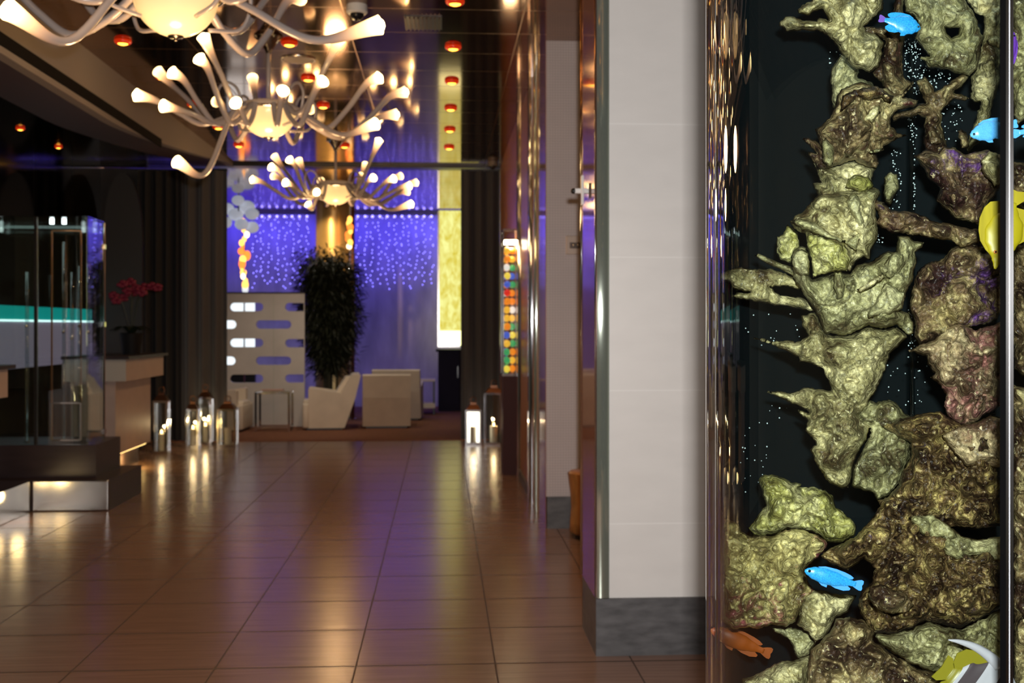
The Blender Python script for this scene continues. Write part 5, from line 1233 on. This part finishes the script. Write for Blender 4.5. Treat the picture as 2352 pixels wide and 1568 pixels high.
fish('violet_fish', 2322, 118, 1.96, pxm(92, 1.96), math.radians(95), 'violet fish half hidden behind the black seam near the top', 'fish', DAM, m_pur, damfins(m_pur, m_pur))

# air bubbles rising in the gaps
random.seed(9); mb = MB()
zones = [(2078, 90, 2120, 180, 85), (2112, 150, 2185, 205, 60), (2098, 190, 2112, 222, 14), (2162, 235, 2210, 330, 38), (2085, 262, 2106, 330, 34), (2098, 330, 2102, 480, 30), (2040, 340, 2070, 480, 40), (2012, 520, 2030, 560, 14),
         (2085, 700, 2105, 820, 26), (2030, 810, 2130, 940, 26), (1975, 690, 2000, 720, 14), (1700, 970, 1770, 1150, 22), (1700, 720, 1840, 800, 14), (1905, 118, 1930, 150, 8), (1760, 920, 1820, 960, 6)]
for x0, y0, x1, y1, n in zones:
    for _ in range(n): mb.ball(dep(random.uniform(x0, x1), random.uniform(y0, y1), random.uniform(2.36, 2.42)), random.uniform(.0008, .0018), 6, 4)
link('air_bubbles', mb, pbr('bubble_white', (.55, .66, .66), .15), kind='stuff', label='tiny white air bubbles rising in the dark gaps between the rocks', cat='air bubbles', recalc=False)
# clear air line with its pipe at the back of the tank
mb = MB(); a, b = dep(2094, 250, 2.44), dep(2094, 700, 2.44); mb.tube([(a.x, a.y, 2.9), (a.x, a.y, .75)], .007, 10); link('air_pipe', mb, glassy('air_line', (.6, .68, .7), f0=.08), label='clear vertical air pipe at the back of the aquarium', cat='pipe', smooth=True)
# ================================================================== LIGHT
w = bpy.data.worlds.new('world'); SC.world = w; w.use_nodes = True
w.node_tree.nodes['Background'].inputs[0].default_value = (.5, .42, .38, 1); w.node_tree.nodes['Background'].inputs[1].default_value = .02
# the camera's own flash, just above the lens
area('camera_flash', (.055, .02, CAMZ + .135), (.12, 2, CAMZ + .10), .06, .035, FLASH, (1, .98, .96))
# chandelier glow
for cx, cy, p in ((-1.27, 5.5, 30), (-1.27, 8.4, 30), (-1.21, 13.0, 26)):
    point('chandelier_glow', (cx, cy, 2.42), p * GLOW, (1, .60, .27), .12)
# ceiling spotlights throw warm pools on the floor
for k in range(6):
    spot('downlight_beam', (.085, 7.40 + 1.205 * k, CEIL - .075), (.085, 7.40 + 1.205 * k, 0), 26 * DOWN, (1, .58, .26), 75, .8, .04)
for k in range(6):
    spot('downlight_beam', (-2.37, 7.38 + 1.205 * k, CEIL - .075), (-2.37, 7.38 + 1.205 * k, 0), 10 * DOWN, (1, .58, .26), 75, .8, .04)
for x, y in ((.1, 1.5), (-1.15, 2.2), (-2.4, 3.0), (.1, 4.0), (-1.2, 4.6), (-2.6, .5), (1.4, 6.8), (1.9, .2)):  # unseen beams over the near lobby, boosted to brighten what the mirror strip reflects
    spot('downlight_beam', (x, y, CEIL - .02), (x, y, 0), 30 * DOWN, (1, .66, .38), 95, .8, .05)
# lounge: blue wall washers along the back wall, warm spots over the chairs
for x in (-4.2, -3.0, -1.9, -.8, .2):
    area('blue_wall_washer', (x, 20.75, CEIL - .08), (x, 21.3, 2.15), .9, .06, 11 * BLUE, (.10, .07, 1))
    area('violet_uplight', (x, 20.55, .12), (x, 21.3, 1.0), .9, .06, 1.1 * BLUE, (.55, .42, 1))
for x, y in ((-2.7, 15.9), (-1.9, 16.2), (-1.0, 16.1), (-.2, 17.6), (-1.8, 18.0)):
    spot('lounge_spot', (x, y - .6, CEIL - .02), (x, y + .5, .5), 48 * LOUNGE, (1, .86, .68), 70, .7, .05)
area('column_uplight', (GX - .35, 18.25, 2.05), (GX, 18.9, 3.0), .12, .05, 3.4, (1, .62, .22))
spot('column_spot', (GX - .42, 16.3, CEIL - .03), (GX - .02, 18.9, 2.7), 400, (1, .66, .28), 24, .7, .04)
# glass showcase and the counter behind it
area('showcase_light', (-3.7, 9.9, 2.39), (-3.7, 9.9, .5), 1.1, .3, 1.2, (.75, 1, .96))
point('desk_foot_glow', (-3.30, 12.2, .10), 9.0, (1, .68, .22), .04)
point('platform_glow', (-3.25, 8.9, .20), 1.6, (1, .70, .30), .05)
# bright lamp over the coloured glass case
point('case_lamp_glow', ((X0 + X1) / 2, (Y0 + Y1) / 2, Z1 - .02), 1.6, (1, .82, .55), .02)
# aquarium lamp under the hood
area('aquarium_lamp', (TC.x, TC.y, TZ1 - .05), (TC.x, TC.y, 0), .6, .6, TANKL, (.80, .92, 1))
SC.view_settings.view_transform = 'Standard'; SC.view_settings.look = 'None'; SC.view_settings.gamma = 1; SC.view_settings.exposure = EXPO
SC.cycles.use_denoising = True; SC.cycles.max_bounces = 8; SC.cycles.transparent_max_bounces = 14
SC.cycles.caustics_reflective = False; SC.cycles.caustics_refractive = False; SC.cycles.sample_clamp_indirect = 6
